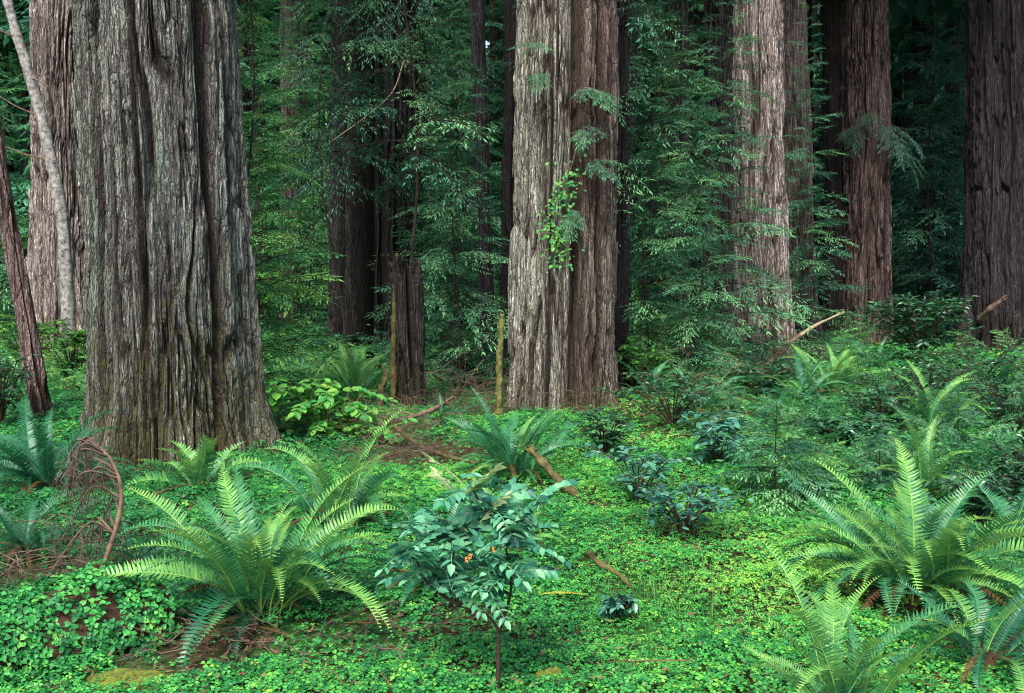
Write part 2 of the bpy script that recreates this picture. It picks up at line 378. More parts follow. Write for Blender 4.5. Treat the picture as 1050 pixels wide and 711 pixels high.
# ------------------------------------------------------------------ trunks
def trunk_mesh(seed, R, zfine, ztop, nth, nz, lean=(0.0, 0.0), flare=0.25, flare_h=0.5, lobes=5, depth=1.0, clefts=(), mat=None, jag=None, oct3=True, taper=0.010, wob=0.0, freq=1.0, name='trunk'):
    ph = -PI + np.arange(nth) / nth * 2 * PI
    th = (-PI / 2 + ph - 0.5 * np.sin(ph)) % (2 * PI)     # finer towards the clearing
    zz = np.linspace(-0.25, zfine, nz)
    if ztop > zfine + 0.5:
        zz = np.concatenate([zz, zfine + (ztop - zfine) * np.linspace(0, 1, 16)[1:] ** 1.3])
    Z, T = np.meshgrid(zz, th, indexing='ij')
    if jag is not None:     # broken top: each column of the bark ends at its own height
        topf = 1 + jag * (vnoise(np.cos(th) * 2.5 + seed, np.sin(th) * 2.5, 0 * th, seed + 90) * 0.6 + vnoise(np.cos(th) * 7, np.sin(th) * 7, 0 * th + 4, seed + 91) * 0.4)
        Z = Z * topf[None, :]
    ct, st = np.cos(T), np.sin(T)
    base = R * np.maximum(1 - taper * np.maximum(Z, 0), 0.35)
    lob = 0.55 + 0.45 * np.clip(vnoise(ct * lobes * 0.45 + seed, st * lobes * 0.45, Z * 0.25, seed + 5) * 1.6, -1, 1)
    fl = flare * np.exp(-np.maximum(Z, -0.1) / flare_h) * lob
    slow = 0.07 * R * vnoise(ct * 1.6 + 7, st * 1.6, Z * 0.22, seed + 1) + 0.03 * R * vnoise(ct * 4.0, st * 4.0 + 3, Z * 0.35, seed + 2)
    X0, Y0 = ct * R * freq, st * R * freq
    zs = Z * freq
    wx = 0.05 * vnoise(X0 * 2.2, Y0 * 2.2, Z * 0.75, seed + 3) + 0.012 * vnoise(X0 * 9, Y0 * 9, Z * 1.8, seed + 33)
    wy = 0.05 * vnoise(X0 * 2.2 + 9, Y0 * 2.2, Z * 0.75, seed + 4) + 0.012 * vnoise(X0 * 9, Y0 * 9 + 5, Z * 1.8, seed + 34)
    amt = np.clip(0.75 + 0.8 * vnoise(X0 * 2.0, Y0 * 2.0, zs * 0.5, seed + 12), 0.12, 1.35)
    amt2 = np.clip(0.75 + 0.8 * vnoise(X0 * 4.0, Y0 * 4.0, zs * 0.9, seed + 13), 0.1, 1.35)
    n1 = vnoise((X0 + wx) * 8.0, (Y0 + wy) * 8.0, zs * 0.60, seed + 6)
    f1 = np.clip(1 - np.abs(n1) / 0.13, 0, 1) ** 0.7
    n2 = vnoise((X0 + 1.2 * wx) * 20.0, (Y0 + 1.2 * wy) * 20.0, zs * 1.35, seed + 7)
    f2 = np.clip(1 - np.abs(n2) / 0.20, 0, 1) ** 0.8
    strip = vnoise((X0 + wx) * 11.0, (Y0 + wy) * 11.0, zs * 0.28, seed + 14)
    disp = 0.030 * np.tanh(5 * n1) + 0.014 * np.tanh(5 * n2) + 0.020 * np.tanh(4 * strip) - (0.10 * f1 * amt + 0.050 * f2 * amt2)
    groove = np.maximum(f1 ** 1.1 * amt, 0.8 * f2 * amt2)
    if oct3:
        n3 = vnoise((X0 + wx) * 46, (Y0 + wy) * 46, zs * 3.4, seed + 8)
        f3 = np.clip(1 - np.abs(n3) / 0.26, 0, 1)
        n4 = vnoise(X0 * 95, Y0 * 95, zs * 6, seed + 9)
        disp = disp - 0.016 * f3 * amt2 + 0.007 * np.tanh(4 * n3) + 0.007 * n4 + 0.010 * np.clip(vnoise(X0 * 28, Y0 * 28, zs * 9, seed + 10), 0, 1)
        groove = np.maximum(groove, 0.6 * f3 * amt2)
    disp = disp * depth
    for (tc, w, dep, zlim) in clefts:
        tcz = tc + 0.10 * vnoise(Z * 0.5, 0 * Z, 0 * Z + seed, seed + 20) * min(1.0, 0.4 / R)
        da = (T - tcz + PI) % (2 * PI) - PI
        fade = np.clip((zlim - Z) / (0.3 * zlim), 0, 1)
        g = np.exp(-(da * R / w) ** 2) * fade
        disp = disp - dep * g
        groove = np.maximum(groove, g)
    rad = np.maximum(base + fl + slow + disp, R * 0.12)
    ox = lean[0] * Z + wob * vnoise(Z * 0.35, 0 * Z, 0 * Z, seed + 30)
    oy = lean[1] * Z
    V = np.stack([ct * rad + ox, st * rad + oy, Z], -1)
    n = len(zz)
    i, j = np.meshgrid(np.arange(n - 1), np.arange(nth), indexing='ij'); j2 = (j + 1) % nth
    q = np.stack([i * nth + j, i * nth + j2, (i + 1) * nth + j2, (i + 1) * nth + j], -1).reshape(-1, 4)
    zc = V[-1, :, 2].mean() - (0.35 * R if jag is None else 1.2 * R)
    Vv = np.concatenate([V.reshape(-1, 3), [[ox[-1].mean(), oy[-1].mean(), zc]]])
    jj = np.arange(nth)
    tr = np.stack([np.full(nth, n * nth), (n - 1) * nth + jj, (n - 1) * nth + (jj + 1) % nth], -1)
    return MB().add(Vv, q, tr, np.concatenate([groove.ravel(), [1.0]])).mesh(name, mat, True)

# ------------------------------------------------------------------ conifer foliage
DIAM = ([(0, 0, 0), (0.35, 0.5, -0.12), (1, 0, -0.08), (0.35, -0.5, -0.12)], None, [(0, 2, 1), (0, 3, 2)])

def branch_variant(seed, L=1.5, nlat=22, lat=0.42, tsp=0.05, tlen=0.085, droop=0.25):
    """one flat conifer bough along +x: wood polylines and twig arrays (pos, dir, up, len)"""
    r = np.random.default_rng(seed)
    s = np.linspace(0, 1, 9)
    ax = np.stack([L * s, 0.06 * L * np.sin(s * 4 + r.uniform(0, 6)) * s, 0.10 * L * s - droop * L * s ** 2.0], -1)
    wood = [(ax, 0.011 * (1 - 0.85 * s) * L / 1.5)]
    P, D, U, Ln = [], [], [], []
    def along(poly, l0, skip):
        seg = np.linalg.norm(np.diff(poly, axis=0), axis=1); cum = np.concatenate([[0], np.cumsum(seg)]); tot = cum[-1]
        ts = np.arange(skip, tot, tsp)
        for k, t in enumerate(ts):
            p = np.array([np.interp(t, cum, poly[:, c]) for c in range(3)])
            d = norm(np.array([np.interp(min(t + .02, tot), cum, poly[:, c]) for c in range(3)]) - p + 1e-6)
            for sd in (-1, 1):
                if r.random() < 0.13: continue
                an = sd * r.uniform(0.75, 1.15)
                dd = np.array([d[0] * math.cos(an) - d[1] * math.sin(an), d[0] * math.sin(an) + d[1] * math.cos(an), d[2] - r.uniform(-0.05, 0.55)])
                P.append(p); D.append(norm(dd)); U.append(norm(np.array([r.normal(0, .3), r.normal(0, .3), 1.0])))
                Ln.append(l0 * r.uniform(0.6, 1.15) * (1 - 0.45 * t / tot))
        P.append(poly[-1]); D.append(norm(poly[-1] - poly[-2])); U.append(np.array([0, 0, 1.0])); Ln.append(l0)
    for k in range(nlat):
        t = 0.16 + 0.8 * (k + r.random() * 0.8) / nlat
        p = np.array([np.interp(t, s, ax[:, c]) for c in range(3)])
        sd = 1 if k % 2 else -1
        ll = lat * L * (1.08 - 0.85 * t) * r.uniform(0.6, 1.15)
        an = sd * r.uniform(0.8, 1.15)
        u = np.linspace(0, 1, 5)
        dz = -r.uniform(0.0, 0.75)
        poly = p + np.stack([ll * u * math.cos(an) + 0.12 * ll * u ** 2, ll * u * math.sin(an), ll * dz * u ** 1.6], -1)
        wood.append((poly, 0.0042 * (1 - 0.7 * u) * L / 1.5))
        along(poly, tlen, 0.05)
    along(ax[5:], tlen, 0.02)
    return wood, np.array(P), np.array(D), np.array(U), np.array(Ln)

BV = [branch_variant(100 + i) for i in range(5)]                                                   # fine, near
BW = [branch_variant(120 + i, 1.5, 17, 0.42, 0.075, 0.155, 0.42) for i in range(6)]                 # coarser, mid distance
BM = [branch_variant(190 + i, 1.5, 19, 0.42, 0.058, 0.10, 0.40) for i in range(5)]                # hanging boughs
BN = [branch_variant(180 + i, 1.5, 15, 0.42, 0.075, 0.20, 0.35) for i in range(5)]                # small saplings (whole bough is scaled down)
BF = [branch_variant(140 + i, 1.5, 9, 0.45, 0.16, 0.30, 0.3) for i in range(4)]                    # far and canopy
BR = [branch_variant(160 + i, 1.5, 15, 0.30, 0.042, 0.13, 0.34) for i in range(4)]                 # feathery redwood sprays

def rot_zyx(az, pitch, roll=0.0):
    return np.array(Matrix.Rotation(az, 3, 'Z') @ Matrix.Rotation(-pitch, 3, 'Y') @ Matrix.Rotation(roll, 3, 'X'))

def add_bough(fol, wd, var, pos, az, pitch, scale, tint, rng, width=0.24, roll=0.0, sides=3):
    wood, P, D, U, Ln = var
    R = rot_zyx(az, pitch, roll)
    p = pos + scale * (P @ R.T); d = D @ R.T; u = U @ R.T
    y = norm(np.cross(u, d)); z = np.cross(d, y)
    l = (Ln * scale)[:, None]
    tt = np.clip(tint + rng.normal(0, 0.13, len(p)), 0, 1)
    scatter(fol, *DIAM, p, d * l, y * l * width, z * l * width, tt)
    if wd is not None:
        for k, (poly, rad) in enumerate(wood):
            tube(wd, pos + scale * (poly @ R.T), rad * scale, sides, 0.5)

def conifer_mesh(seed, height, z0, reach, nb, variants, mat, tint=0.45, wmat=None, top_taper=True, pitch0=0.15, width=0.24, lowfrac=1.0, arc=None, sides=3):
    """returns (foliage mesh, branches mesh)"""
    r = np.random.default_rng(seed)
    fol, wd = MB(), MB()
    for k in range(nb):
        f = (k + r.random()) / nb
        z = z0 + (height - z0) * f
        if top_taper: L = reach * (1.0 - 0.88 * f) * r.uniform(0.65, 1.15) + 0.05 * reach
        else: L = reach * r.uniform(0.55, 1.15)
        L *= lowfrac + (1 - lowfrac) * min(1, f * 3)
        az = k * 2.39996 + r.uniform(-.5, .5)
        if arc is not None: az = arc[0] + (arc[1] - arc[0]) * r.random()
        add_bough(fol, wd, variants[r.integers(len(variants))], np.array([0, 0, z]), az, pitch0 + 0.35 * f * top_taper + r.normal(0, .22), L / 1.5,
                  tint + r.normal(0, .24), r, width, r.normal(0, 0.35), sides)
    return fol.mesh('foliage', mat), wd.mesh('branches', wmat or M['thin_bark'])

# canopy of the giants, high above the frame: shades the forest like the real one
def canopy_mesh(seed, z0, z1, reach, nb, mat):
    f, w = conifer_mesh(seed, z1, z0, reach, nb, BF, mat, 0.35, top_taper=False, pitch0=-0.1, width=0.5)
    return f
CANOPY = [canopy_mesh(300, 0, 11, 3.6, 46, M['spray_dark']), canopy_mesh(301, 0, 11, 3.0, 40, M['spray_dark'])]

# ------------------------------------------------------------------ named trunks
RNG = np.random.default_rng(7)
TREES = {}
def giant(key, label, px_b, py_b, w_px, px_top, bark, seed, Y=None, nth=260, nz=260, zfine=None, canopy=None, group=None, name='redwood_tree', cat='tree', htop=24, **k):
    if Y is None:
        yf = ground(px_b, py_b)[1]
    else: yf = Y
    yc = yf / (1 - w_px / 2000.0)
    R = w_px / 2000.0 * yc
    b = at_depth(px_b, 400, yc); bx = b[0]
    bz = float(terrain(bx, yc))
    tp = at_depth(px_top, 0, yc)
    leanx = (tp[0] - bx) / (tp[2] - bz)
    if zfine is None: zfine = tp[2] - bz + 0.6
    t = thing(name, label, cat, (bx, yc, bz), 0, group)
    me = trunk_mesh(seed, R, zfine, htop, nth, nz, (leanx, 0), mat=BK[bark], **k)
    link('trunk', me, t)
    if canopy is not None:
        z = canopy + 4.0
        link('crown', CANOPY[seed % 2], t, (leanx * z, 0, z), (0, 0, seed), (htop - z + 1) / 11.0)
    TREES[key] = (bx, yc, bz, R, leanx)
    return t

FRONT = -PI / 2
G = giant
big = G('T1', 'massive grey-green redwood trunk with deeply furrowed bark, mossy at its base', 179, 478, 158, 162, 'big', 11, nth=820, nz=520, flare=0.28, flare_h=0.45, lobes=7, depth=1.05,
  clefts=[(FRONT + 0.93, 0.07, 0.16, 9), (FRONT + 0.02, 0.04, 0.10, 7), (FRONT - 0.55, 0.04, 0.07, 4)])
G('T2', 'pinkish brown redwood trunk standing close behind the massive grey-green one', 66, 378, 62, 66, 'pale', 12, nth=260, nz=260, flare=0.5, flare_h=1.1, lobes=9, depth=1.3)
G('T5', 'slim grey-brown trunk seen between the massive trunk and the hollow tree', 300, 352, 22, 298, 'brown', 15, nth=120, nz=140, flare=0.2, depth=0.8, oct3=False, canopy=7, name='young_tree')
G('T5b', 'narrow dark trunk just past the edge of the massive grey-green trunk', 272, 350, 13, 262, 'dark', 16, nth=90, nz=90, flare=0.1, depth=0.5, oct3=False, name='young_tree', htop=15)
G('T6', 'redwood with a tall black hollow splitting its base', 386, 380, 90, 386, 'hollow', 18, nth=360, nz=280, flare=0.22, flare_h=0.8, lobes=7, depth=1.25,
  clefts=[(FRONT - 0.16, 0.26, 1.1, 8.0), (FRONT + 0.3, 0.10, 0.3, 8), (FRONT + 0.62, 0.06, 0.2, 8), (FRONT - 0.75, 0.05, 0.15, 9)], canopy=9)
G('T8', 'slender straight dark trunk between the hollow tree and the tan redwood', 505, 392, 15, 489, 'purple', 20, nth=80, nz=140, flare=0.06, depth=0.35, oct3=False, canopy=10, name='young_tree', wob=0.05)
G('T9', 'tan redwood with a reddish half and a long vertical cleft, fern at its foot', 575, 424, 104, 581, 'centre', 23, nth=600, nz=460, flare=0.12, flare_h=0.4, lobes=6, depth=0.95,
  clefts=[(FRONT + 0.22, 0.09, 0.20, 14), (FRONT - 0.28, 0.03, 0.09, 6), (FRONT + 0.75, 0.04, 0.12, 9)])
G('T9b', 'dark trunk peeking out on the mossy pole side behind the tan redwood', 526, 392, 26, 528, 'dark', 24, nth=110, nz=120, flare=0.1, depth=0.8, oct3=False, htop=14)
G('T10', 'nearly black trunk tucked against the red side of the tan redwood', 631, 418, 21, 636, 'dark', 25, Y=15.4, nth=110, nz=120, flare=0.08, depth=0.7, oct3=False, htop=13)
G('T10b', 'very thin dark leaning trunk beside the red half of the tan redwood', 637, 380, 9, 654, 'purple', 26, nth=60, nz=100, flare=0.04, depth=0.25, oct3=False, name='young_tree', htop=14, wob=0.05)
G('T11', 'brown ridged redwood trunk showing through the hemlock boughs by the thin leaning trunk', 692, 366, 29, 692, 'brown', 27, nth=150, nz=180, flare=0.15, depth=1.0, canopy=7)
G('T12', 'shadowy grey-brown redwood trunk next to the pale pinkish one', 736, 362, 30, 736, 'brown', 28, nth=140, nz=150, flare=0.15, depth=1.0, canopy=7, oct3=False)
G('T13', 'pale pinkish redwood trunk with a moss-covered foot behind hemlock boughs', 782, 388, 49, 776, 'pale', 29, nth=280, nz=260, flare=0.45, flare_h=0.9, lobes=8, depth=1.25, canopy=9)
G('T13b', 'smooth grey redwood trunk pressed close behind the pale pinkish one', 818, 378, 38, 808, 'brown', 30, nth=160, nz=170, flare=0.35, flare_h=1.0, depth=0.7, canopy=8)
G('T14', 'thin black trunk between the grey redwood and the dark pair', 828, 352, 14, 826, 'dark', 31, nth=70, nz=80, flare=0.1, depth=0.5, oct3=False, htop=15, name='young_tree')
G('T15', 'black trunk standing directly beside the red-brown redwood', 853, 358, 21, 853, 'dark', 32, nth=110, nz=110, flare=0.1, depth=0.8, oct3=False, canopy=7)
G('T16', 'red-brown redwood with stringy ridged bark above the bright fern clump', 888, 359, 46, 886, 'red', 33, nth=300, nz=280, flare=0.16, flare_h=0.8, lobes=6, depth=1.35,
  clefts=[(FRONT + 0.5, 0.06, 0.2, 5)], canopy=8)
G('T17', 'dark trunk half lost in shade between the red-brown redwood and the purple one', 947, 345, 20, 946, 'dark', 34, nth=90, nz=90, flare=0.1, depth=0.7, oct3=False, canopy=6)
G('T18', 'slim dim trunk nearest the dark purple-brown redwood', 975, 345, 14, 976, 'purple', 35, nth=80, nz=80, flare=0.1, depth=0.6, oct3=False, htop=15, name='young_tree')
G('T19', 'dark purple-brown redwood with a broken branch stub and a mossy buttress', 1032, 364, 82, 1034, 'purple', 36, nth=300, nz=260, flare=0.4, flare_h=1.0, lobes=6, depth=1.2, canopy=8,
  clefts=[(FRONT + 0.1, 0.12, 0.3, 4)])
# the dark leaning sapling at the frame edge and the pale leaning pole
G('T4', 'thin dark red-brown trunk leaning beside the fern and the pinkish redwood', 41, 421, 20, -26, 'red', 37, Y=12.5, nth=110, nz=170, flare=0.1, flare_h=0.35, depth=0.4, oct3=False, htop=9, name='young_tree', wob=0.04)
def leaning_pole():
    a = at_depth(73, 362, 19.0); b = at_depth(42, 120, 19.3); c = at_depth(10, 10, 19.5); d = at_depth(-10, -70, 19.7)
    a[2] = float(terrain(a[0], a[1])) - 0.1
    p = curve([a, at_depth(64, 232, 19.1), b, c, d], 14)
    mb = MB(); tube(mb, p - a, np.linspace(0.13, 0.075, len(p)), 18, 0.3, 0.3, 3)
    t = thing('dead_tree', 'pale grey barkless dead trunk leaning in front of the pinkish redwood', 'dead tree', a)
    mb.build('trunk', M['grey_wood'], t, True)
    for k, (i, dx, dz) in enumerate([(22, -0.9, 0.3), (28, -0.8, 0.45), (33, 0.5, -0.25), (38, -0.7, 0.35)]):
        q = MB(); s = p[i] - a
        tube(q, curve([s, s + [dx * .5, -.2, dz * .4], s + [dx, -.3, dz]], 5), np.linspace(.022, .006, 11), 5)
        q.build('branch', M['twig'], t)
leaning_pole()

# broken snag
def snag():
    g = ground(419, 424); Y = g[1] / (1 - 34 / 2000); R = 34 / 2000 * Y
    x = at_depth(420, 380, Y)[0]; z = float(terrain(x, Y)); ht = at_depth(420, 268, Y)[2] - z
    t = thing('tree_stump', 'broken jagged dark snag with a yellow mossy edge by the hollow tree', 'stump', (x, Y, z))
    link('trunk', trunk_mesh(51, R, ht * 0.93, 0, 240, 220, (-0.03, 0), flare=0.06, flare_h=0.25, depth=0.9, clefts=[(FRONT + 0.4, 0.05, 0.14, 4), (FRONT - 0.9, .04, .12, 4)], mat=BK['snag'], jag=0.16, freq=1.25), t)
    mb = MB(); xl = -R * 0.92
    tube(mb, curve([[xl - .01, -R * .4, -0.1], [xl, -R * .42, ht * .4], [xl + .02, -R * .4, ht * .75], [xl + .05, -R * .3, ht * 1.05]], 12), np.linspace(.05, .02, 37), 10, 0.5, 0.5, 5)
    mb.build('splintered_edge', M['mossy_brown'], t, True)
    mb = MB()
    tube(mb, curve([[-R - .16, -.12, -.1], [-R - .15, -.12, .3], [-R - .08, -.1, .5], [-R - .13, -.1, .66]], 10), np.linspace(.07, .02, 31), 9, 0.5, 0.6, 7)
    mb.build('side_splinter', M['mossy_brown'], t, True)
snag()

# mossy pole by the tan redwood
def mossy_pole():
    b = ground(512, 432); tp = at_depth(515, 322, b[1] + .05)
    mb = MB(); p = curve([[0, 0, -.1], (tp - b) * .5 + [-.02, 0, 0], tp - b], 14)
    tube(mb, p, np.linspace(.05, .032, len(p)), 14, 0.5, 0.75, 2)
    o = mb.build('mossy_pole', M['mossy'], None, True); o.location = b
    tag(o, 'upright yellow-mossy broken pole against the tan redwood', 'dead trunk')
mossy_pole()

# climbing vine with bright leaves on the tan redwood
def vine():
    bx, by, bz, R, ln = TREES['T9']
    r = np.random.default_rng(5); P = []
    pts = []
    for (px, py) in [(592, 150), (583, 180), (574, 205), (566, 225), (572, 245), (575, 268)]:
        q = at_depth(px, py, by - R - 0.02); pts.append(q)
    pts = curve(pts, 8)
    t = thing('climbing_vine', 'bright green small-leaved vine clinging to the middle of the tan redwood', 'vine', pts[-1])
    mb = MB(); tube(mb, pts - pts[-1], 0.006, 5); mb.build('stem', M['twig'], t)
    n = 260
    i = r.integers(6, len(pts), n); p = pts[i] - pts[-1] + np.stack([r.normal(0, .11, n), -np.abs(r.normal(0.03, .05, n)), r.normal(0, .10, n)], -1)
    mb = MB()
    d = norm(np.stack([r.normal(0, .8, n), -np.abs(r.normal(.5, .3, n)), r.normal(-.5, .4, n)], -1)); u = norm(np.stack([r.normal(0, .3, n), -np.ones(n), np.abs(r.normal(.7, .4, n))], -1))
    y = norm(np.cross(u, d)); z = np.cross(d, y); l = r.uniform(.035, .075, n)[:, None]
    scatter(mb, *OVAL, p, d * l, y * l * .75, z * l, np.clip(r.normal(.4, .25, n), 0, 1))
    mb.build('leaves', M['maple'], t)
OVAL = ([(0, 0, 0), (.28, .42, .05), (.68, .36, .03), (1, 0, -.08), (.68, -.36, .03), (.28, -.42, .05), (.5, 0, -.05)], None,
        [(0, 6, 1), (1, 6, 2), (2, 6, 3), (3, 6, 4), (4, 6, 5), (5, 6, 0)])
LANCE = ([(0, 0, 0), (.22, .5, .10), (.6, .42, .08), (1, 0, -.04), (.6, -.42, .08), (.22, -.5, .10), (.45, 0, -.06)], None,
        [(0, 6, 1), (1, 6, 2), (2, 6, 3), (3, 6, 4), (4, 6, 5), (5, 6, 0)])
vine()

# feathery sprouts growing out of the trunks
def sprouts(key, label, spots, mat, seed, variants=BN, face=-1.0):
    bx, by, bz, R, ln = TREES[key]
    r = np.random.default_rng(seed)
    t = None
    for (px, py, az, pitch, sc) in spots:
        p = at_depth(px, py, by - R * 0.93)
        if t is None: root = p; t = thing('redwood_sprout', label, 'tree sprout', root)
        fol, wd = MB(), MB()
        for k in range(4):
            add_bough(fol, wd, variants[r.integers(len(variants))], p - root, az + r.normal(0, .45), pitch + r.normal(0, .2), 1.05 * sc * r.uniform(.6, 1.05), 0.6 + r.normal(0, .1), r, 0.22)
        sp = fol.build('spray', mat, t); wd.build('twigs', M['twig_red'], sp)
sprouts('T9', 'feathery sprout hanging from the cleft of the tan redwood', [(560, 78, -2.0, -.2, .35), (595, 90, -1.2, -.3, .38), (600, 165, -1.0, -.45, .42), (585, 215, -1.2, -.6, .35), (556, 45, -2.6, -.2, .3), (612, 95, -.6, -.3, .35), (598, 130, -1.6, -.5, .4)], M['spray'], 401)
sprouts('T16', 'dark bluish bough spray hanging across the red-brown redwood', [(895, 115, -2.2, -.35, .9), (905, 125, -1.1, -.4, .9), (880, 130, -2.6, -.4, .7), (915, 150, -.5, -.5, .8)], M['spray_dark'], 402, BW)

# ------------------------------------------------------------------ young hemlocks and other conifers
CM = {}
CM['near'] = [conifer_mesh(500 + i, 1.15, 0.10, 0.72, 40, BN, M['spray'], 0.62, None, width=0.26, pitch0=0.05) for i in range(3)]
CM['tall'] = [conifer_mesh(510 + i, 12.0, 0.5, 2.1, 104, BW, M['spray'], 0.64, width=0.24) for i in range(3)]
CM['tallb'] = [conifer_mesh(520 + i, 12.0, 0.6, 2.2, 120, BW, M['spray_bright'], 0.55, width=0.24) for i in range(3)]
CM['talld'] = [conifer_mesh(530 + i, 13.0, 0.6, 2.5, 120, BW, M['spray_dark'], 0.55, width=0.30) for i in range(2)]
CM['high'] = [conifer_mesh(540 + i, 13.0, 3.7, 2.0, 72, BM, M['spray'], 0.56, width=0.24, top_taper=False, pitch0=-0.05) for i in range(2)]
def young_trunk_mesh(seed, h, r):
    rr = np.random.default_rng(seed); z = np.linspace(-.1, h, 16)
    mb = MB(); tube(mb, np.stack([.06 * h / 4 * np.sin(z * .7 + seed), .06 * h / 4 * np.cos(z * .6), z], -1), r * (1 - .93 * z / h), 7, 0.4, .15, seed)
    return mb.mesh('trunk', M['thin_bark'], True)
YT = {'near': young_trunk_mesh(1, 1.2, .012), 'tall': young_trunk_mesh(2, 12.2, .030), 'tallb': young_trunk_mesh(3, 12.2, .036), 'talld': young_trunk_mesh(4, 13.2, .05), 'high': young_trunk_mesh(5, 13.2, .03)}
HEM = 0
def hemlock(kind, px, Y=None, py=None, scale=1.0, label='', group=None, rotz=None):
    global HEM
    HEM += 1
    if py is not None: g = ground(px, py)
    else:
        g = at_depth(px, 400, Y); g[2] = float(terrain(g[0], g[1]))
    t = thing('hemlock_sapling' if kind == 'near' else 'young_conifer', label, 'tree', g, HEM * 2.1 if rotz is None else rotz, group, scale)
    link('trunk', YT[kind], t)
    f, w = CM[kind][HEM % len(CM[kind])]
    link('branches', w, t); link('foliage', f, t)
    return t

hemlock('near', 797, py=514, scale=.85, label='small hemlock sapling with a bare lower stem on the sorrel, nearest the open carpet')
hemlock('near', 900, py=506, scale=.62, label='small spreading hemlock sapling behind the large pale fern')
hemlock('near', 748, py=462, scale=.62, label='low hemlock sapling behind the round-leaved shrub and in front of the pale pinkish redwood')
hemlock('near', 838, py=452, scale=.55, label='low dense hemlock sapling below the leaning branch')
hemlock('near', 980, py=468, scale=.65, label='feathery low sapling beside the fern under the purple-brown redwood')
hemlock('near', 1048, py=480, scale=.8, label='low sapling cut by the frame edge past the pale fern')
hemlock('near', 455, py=392, scale=1.3, label='low bluish sapling between the snag and the slender straight trunk')
hemlock('near', 392, py=392, scale=.8, label='little sapling in front of the black hollow')
for a in [
    ('high', 418, 14.4, .92, 'tall thin conifer with high boughs hanging over the hollow tree, rising behind the snag'),
    ('high', 637, 16.2, 1.0, 'tall thin conifer with high boughs, rising just past the nearly black trunk'),
    ('high', 344, 18.6, 1.0, 'tall thin conifer with high boughs veiling the brown side of the hollow tree'),
    ('tallb', 258, 12.2, .62, 'bright young conifer leaning its boughs beside the massive grey-green trunk'),
    ('tallb', 318, 23.5, .85, 'bright green young conifer between the slim grey-brown trunk and the hollow tree'),
    ('tall', 468, 14.8, .56, 'teal young conifer reaching boughs toward the hollow tree'),
    ('tall', 470, 21.5, .8, 'teal young conifer nearest the mossy pole'),
    ('tall', 470, 20.5, .95, 'tall teal conifer behind the slender straight trunk'),
    ('tallb', 440, 25.0, 1.1, 'tall bright conifer far behind the snag'),
    ('tallb', 352, 29.0, 1.0, 'tall bright conifer far behind the hollow tree'),
    ('tallb', 262, 24.0, 1.0, 'bright conifer just emerging from behind the massive trunk'),
    ('tall', 300, 33.0, 1.2, 'distant conifer behind the slim grey-brown trunk'),
    ('tall', 664, 16.2, .68, 'young hemlock with layered boughs beside the nearly black trunk'),
    ('tall', 712, 15.5, .50, 'young hemlock spreading fine boughs across the shadowy grey-brown trunk'),
    ('tall', 742, 16.8, .69, 'taller hemlock with boughs crossing the pale pinkish redwood'),
    ('tall', 822, 19.5, .60, 'hemlock with boughs reaching past the smooth grey trunk'),
    ('tallb', 660, 23.0, 1.0, 'bright hemlock behind the thin leaning trunk'),
    ('tall', 705, 28.0, 1.2, 'hemlock deep behind the brown ridged trunk'),
    ('tall', 650, 32.0, 1.25, 'distant hemlock in the gap beside the tan redwood'),
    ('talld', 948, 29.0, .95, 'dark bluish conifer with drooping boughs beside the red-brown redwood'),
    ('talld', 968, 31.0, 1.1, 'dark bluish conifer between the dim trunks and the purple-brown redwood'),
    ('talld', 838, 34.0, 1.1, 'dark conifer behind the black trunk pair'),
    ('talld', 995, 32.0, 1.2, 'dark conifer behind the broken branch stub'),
    ('tall', -12, 23.5, .8, 'green conifer beyond the thin leaning trunk at the frame edge'),
    ('tallb', -15, 25.0, 1.0, 'bright conifer beyond the pale leaning dead trunk'),
    ('tallb', 100, 30.0, 1.0, 'conifer hidden mostly behind the pinkish redwood'),
    ('tall', 508, 30.0, 1.2, 'distant conifer between the slender trunk and the mossy pole'),
]:
    hemlock(a[0], a[1], Y=a[2], scale=a[3], label=a[4], group='young conifers filling the gaps between the redwoods')

# ------------------------------------------------------------------ far forest (one mass)
def far_forest():
    r = np.random.default_rng(77)
    fol, wd = MB(), MB()
    for k in range(240):
        Y = r.uniform(38, 74); x = r.uniform(-1, 1) * (Y * .62 + 6)
        h = r.uniform(20, 30)
        tube(wd, np.array([[x, Y, -.3], [x + .1, Y, 6], [x + r.normal(0, .3), Y, h]]), [r.uniform(.15, .9) * 1.15, .5, .2] if r.random() < .35 else np.array([.3, .24, .1]) * r.uniform(.6, 1.4), 9, .5)
        for j in range(34):
            z = h * r.random() ** 0.8 + 0.4
            add_bough(fol, None, BF[r.integers(4)], np.array([x, Y, z]), r.uniform(0, 2 * PI), r.normal(-.1, .2), r.uniform(1.2, 2.3), r.uniform(.2, .7), r, .5)
    for k in range(130):       # closing rows behind
        Y = r.uniform(76, 98); x = r.uniform(-1, 1) * (Y * .62 + 6)
        for j in range(30):
            add_bough(fol, None, BF[r.integers(4)], np.array([x, Y, r.uniform(0, 34)]), r.uniform(0, 2 * PI), r.normal(-.1, .3), r.uniform(2.4, 4.2), r.uniform(.2, .7), r, .7)
    for k in range(700):       # understory thicket
        Y = r.uniform(34, 62); x = r.uniform(-1, 1) * (Y * .6 + 5)
        add_bough(fol, None, BF[r.integers(4)], np.array([x, Y, r.uniform(.2, 3.0)]), r.uniform(0, 2 * PI), r.normal(.2, .4), r.uniform(.8, 1.6), r.uniform(.3, .9), r, .5)
    o = fol.build('forest_foliage', M['spray'])
    tag(o, kind='stuff', label='dense far-off conifer forest filling every gap between trunks', cat='forest')
    o2 = wd.build('forest_trunks', M['thin_bark'], o, True); tag(o2, kind='stuff')
far_forest()

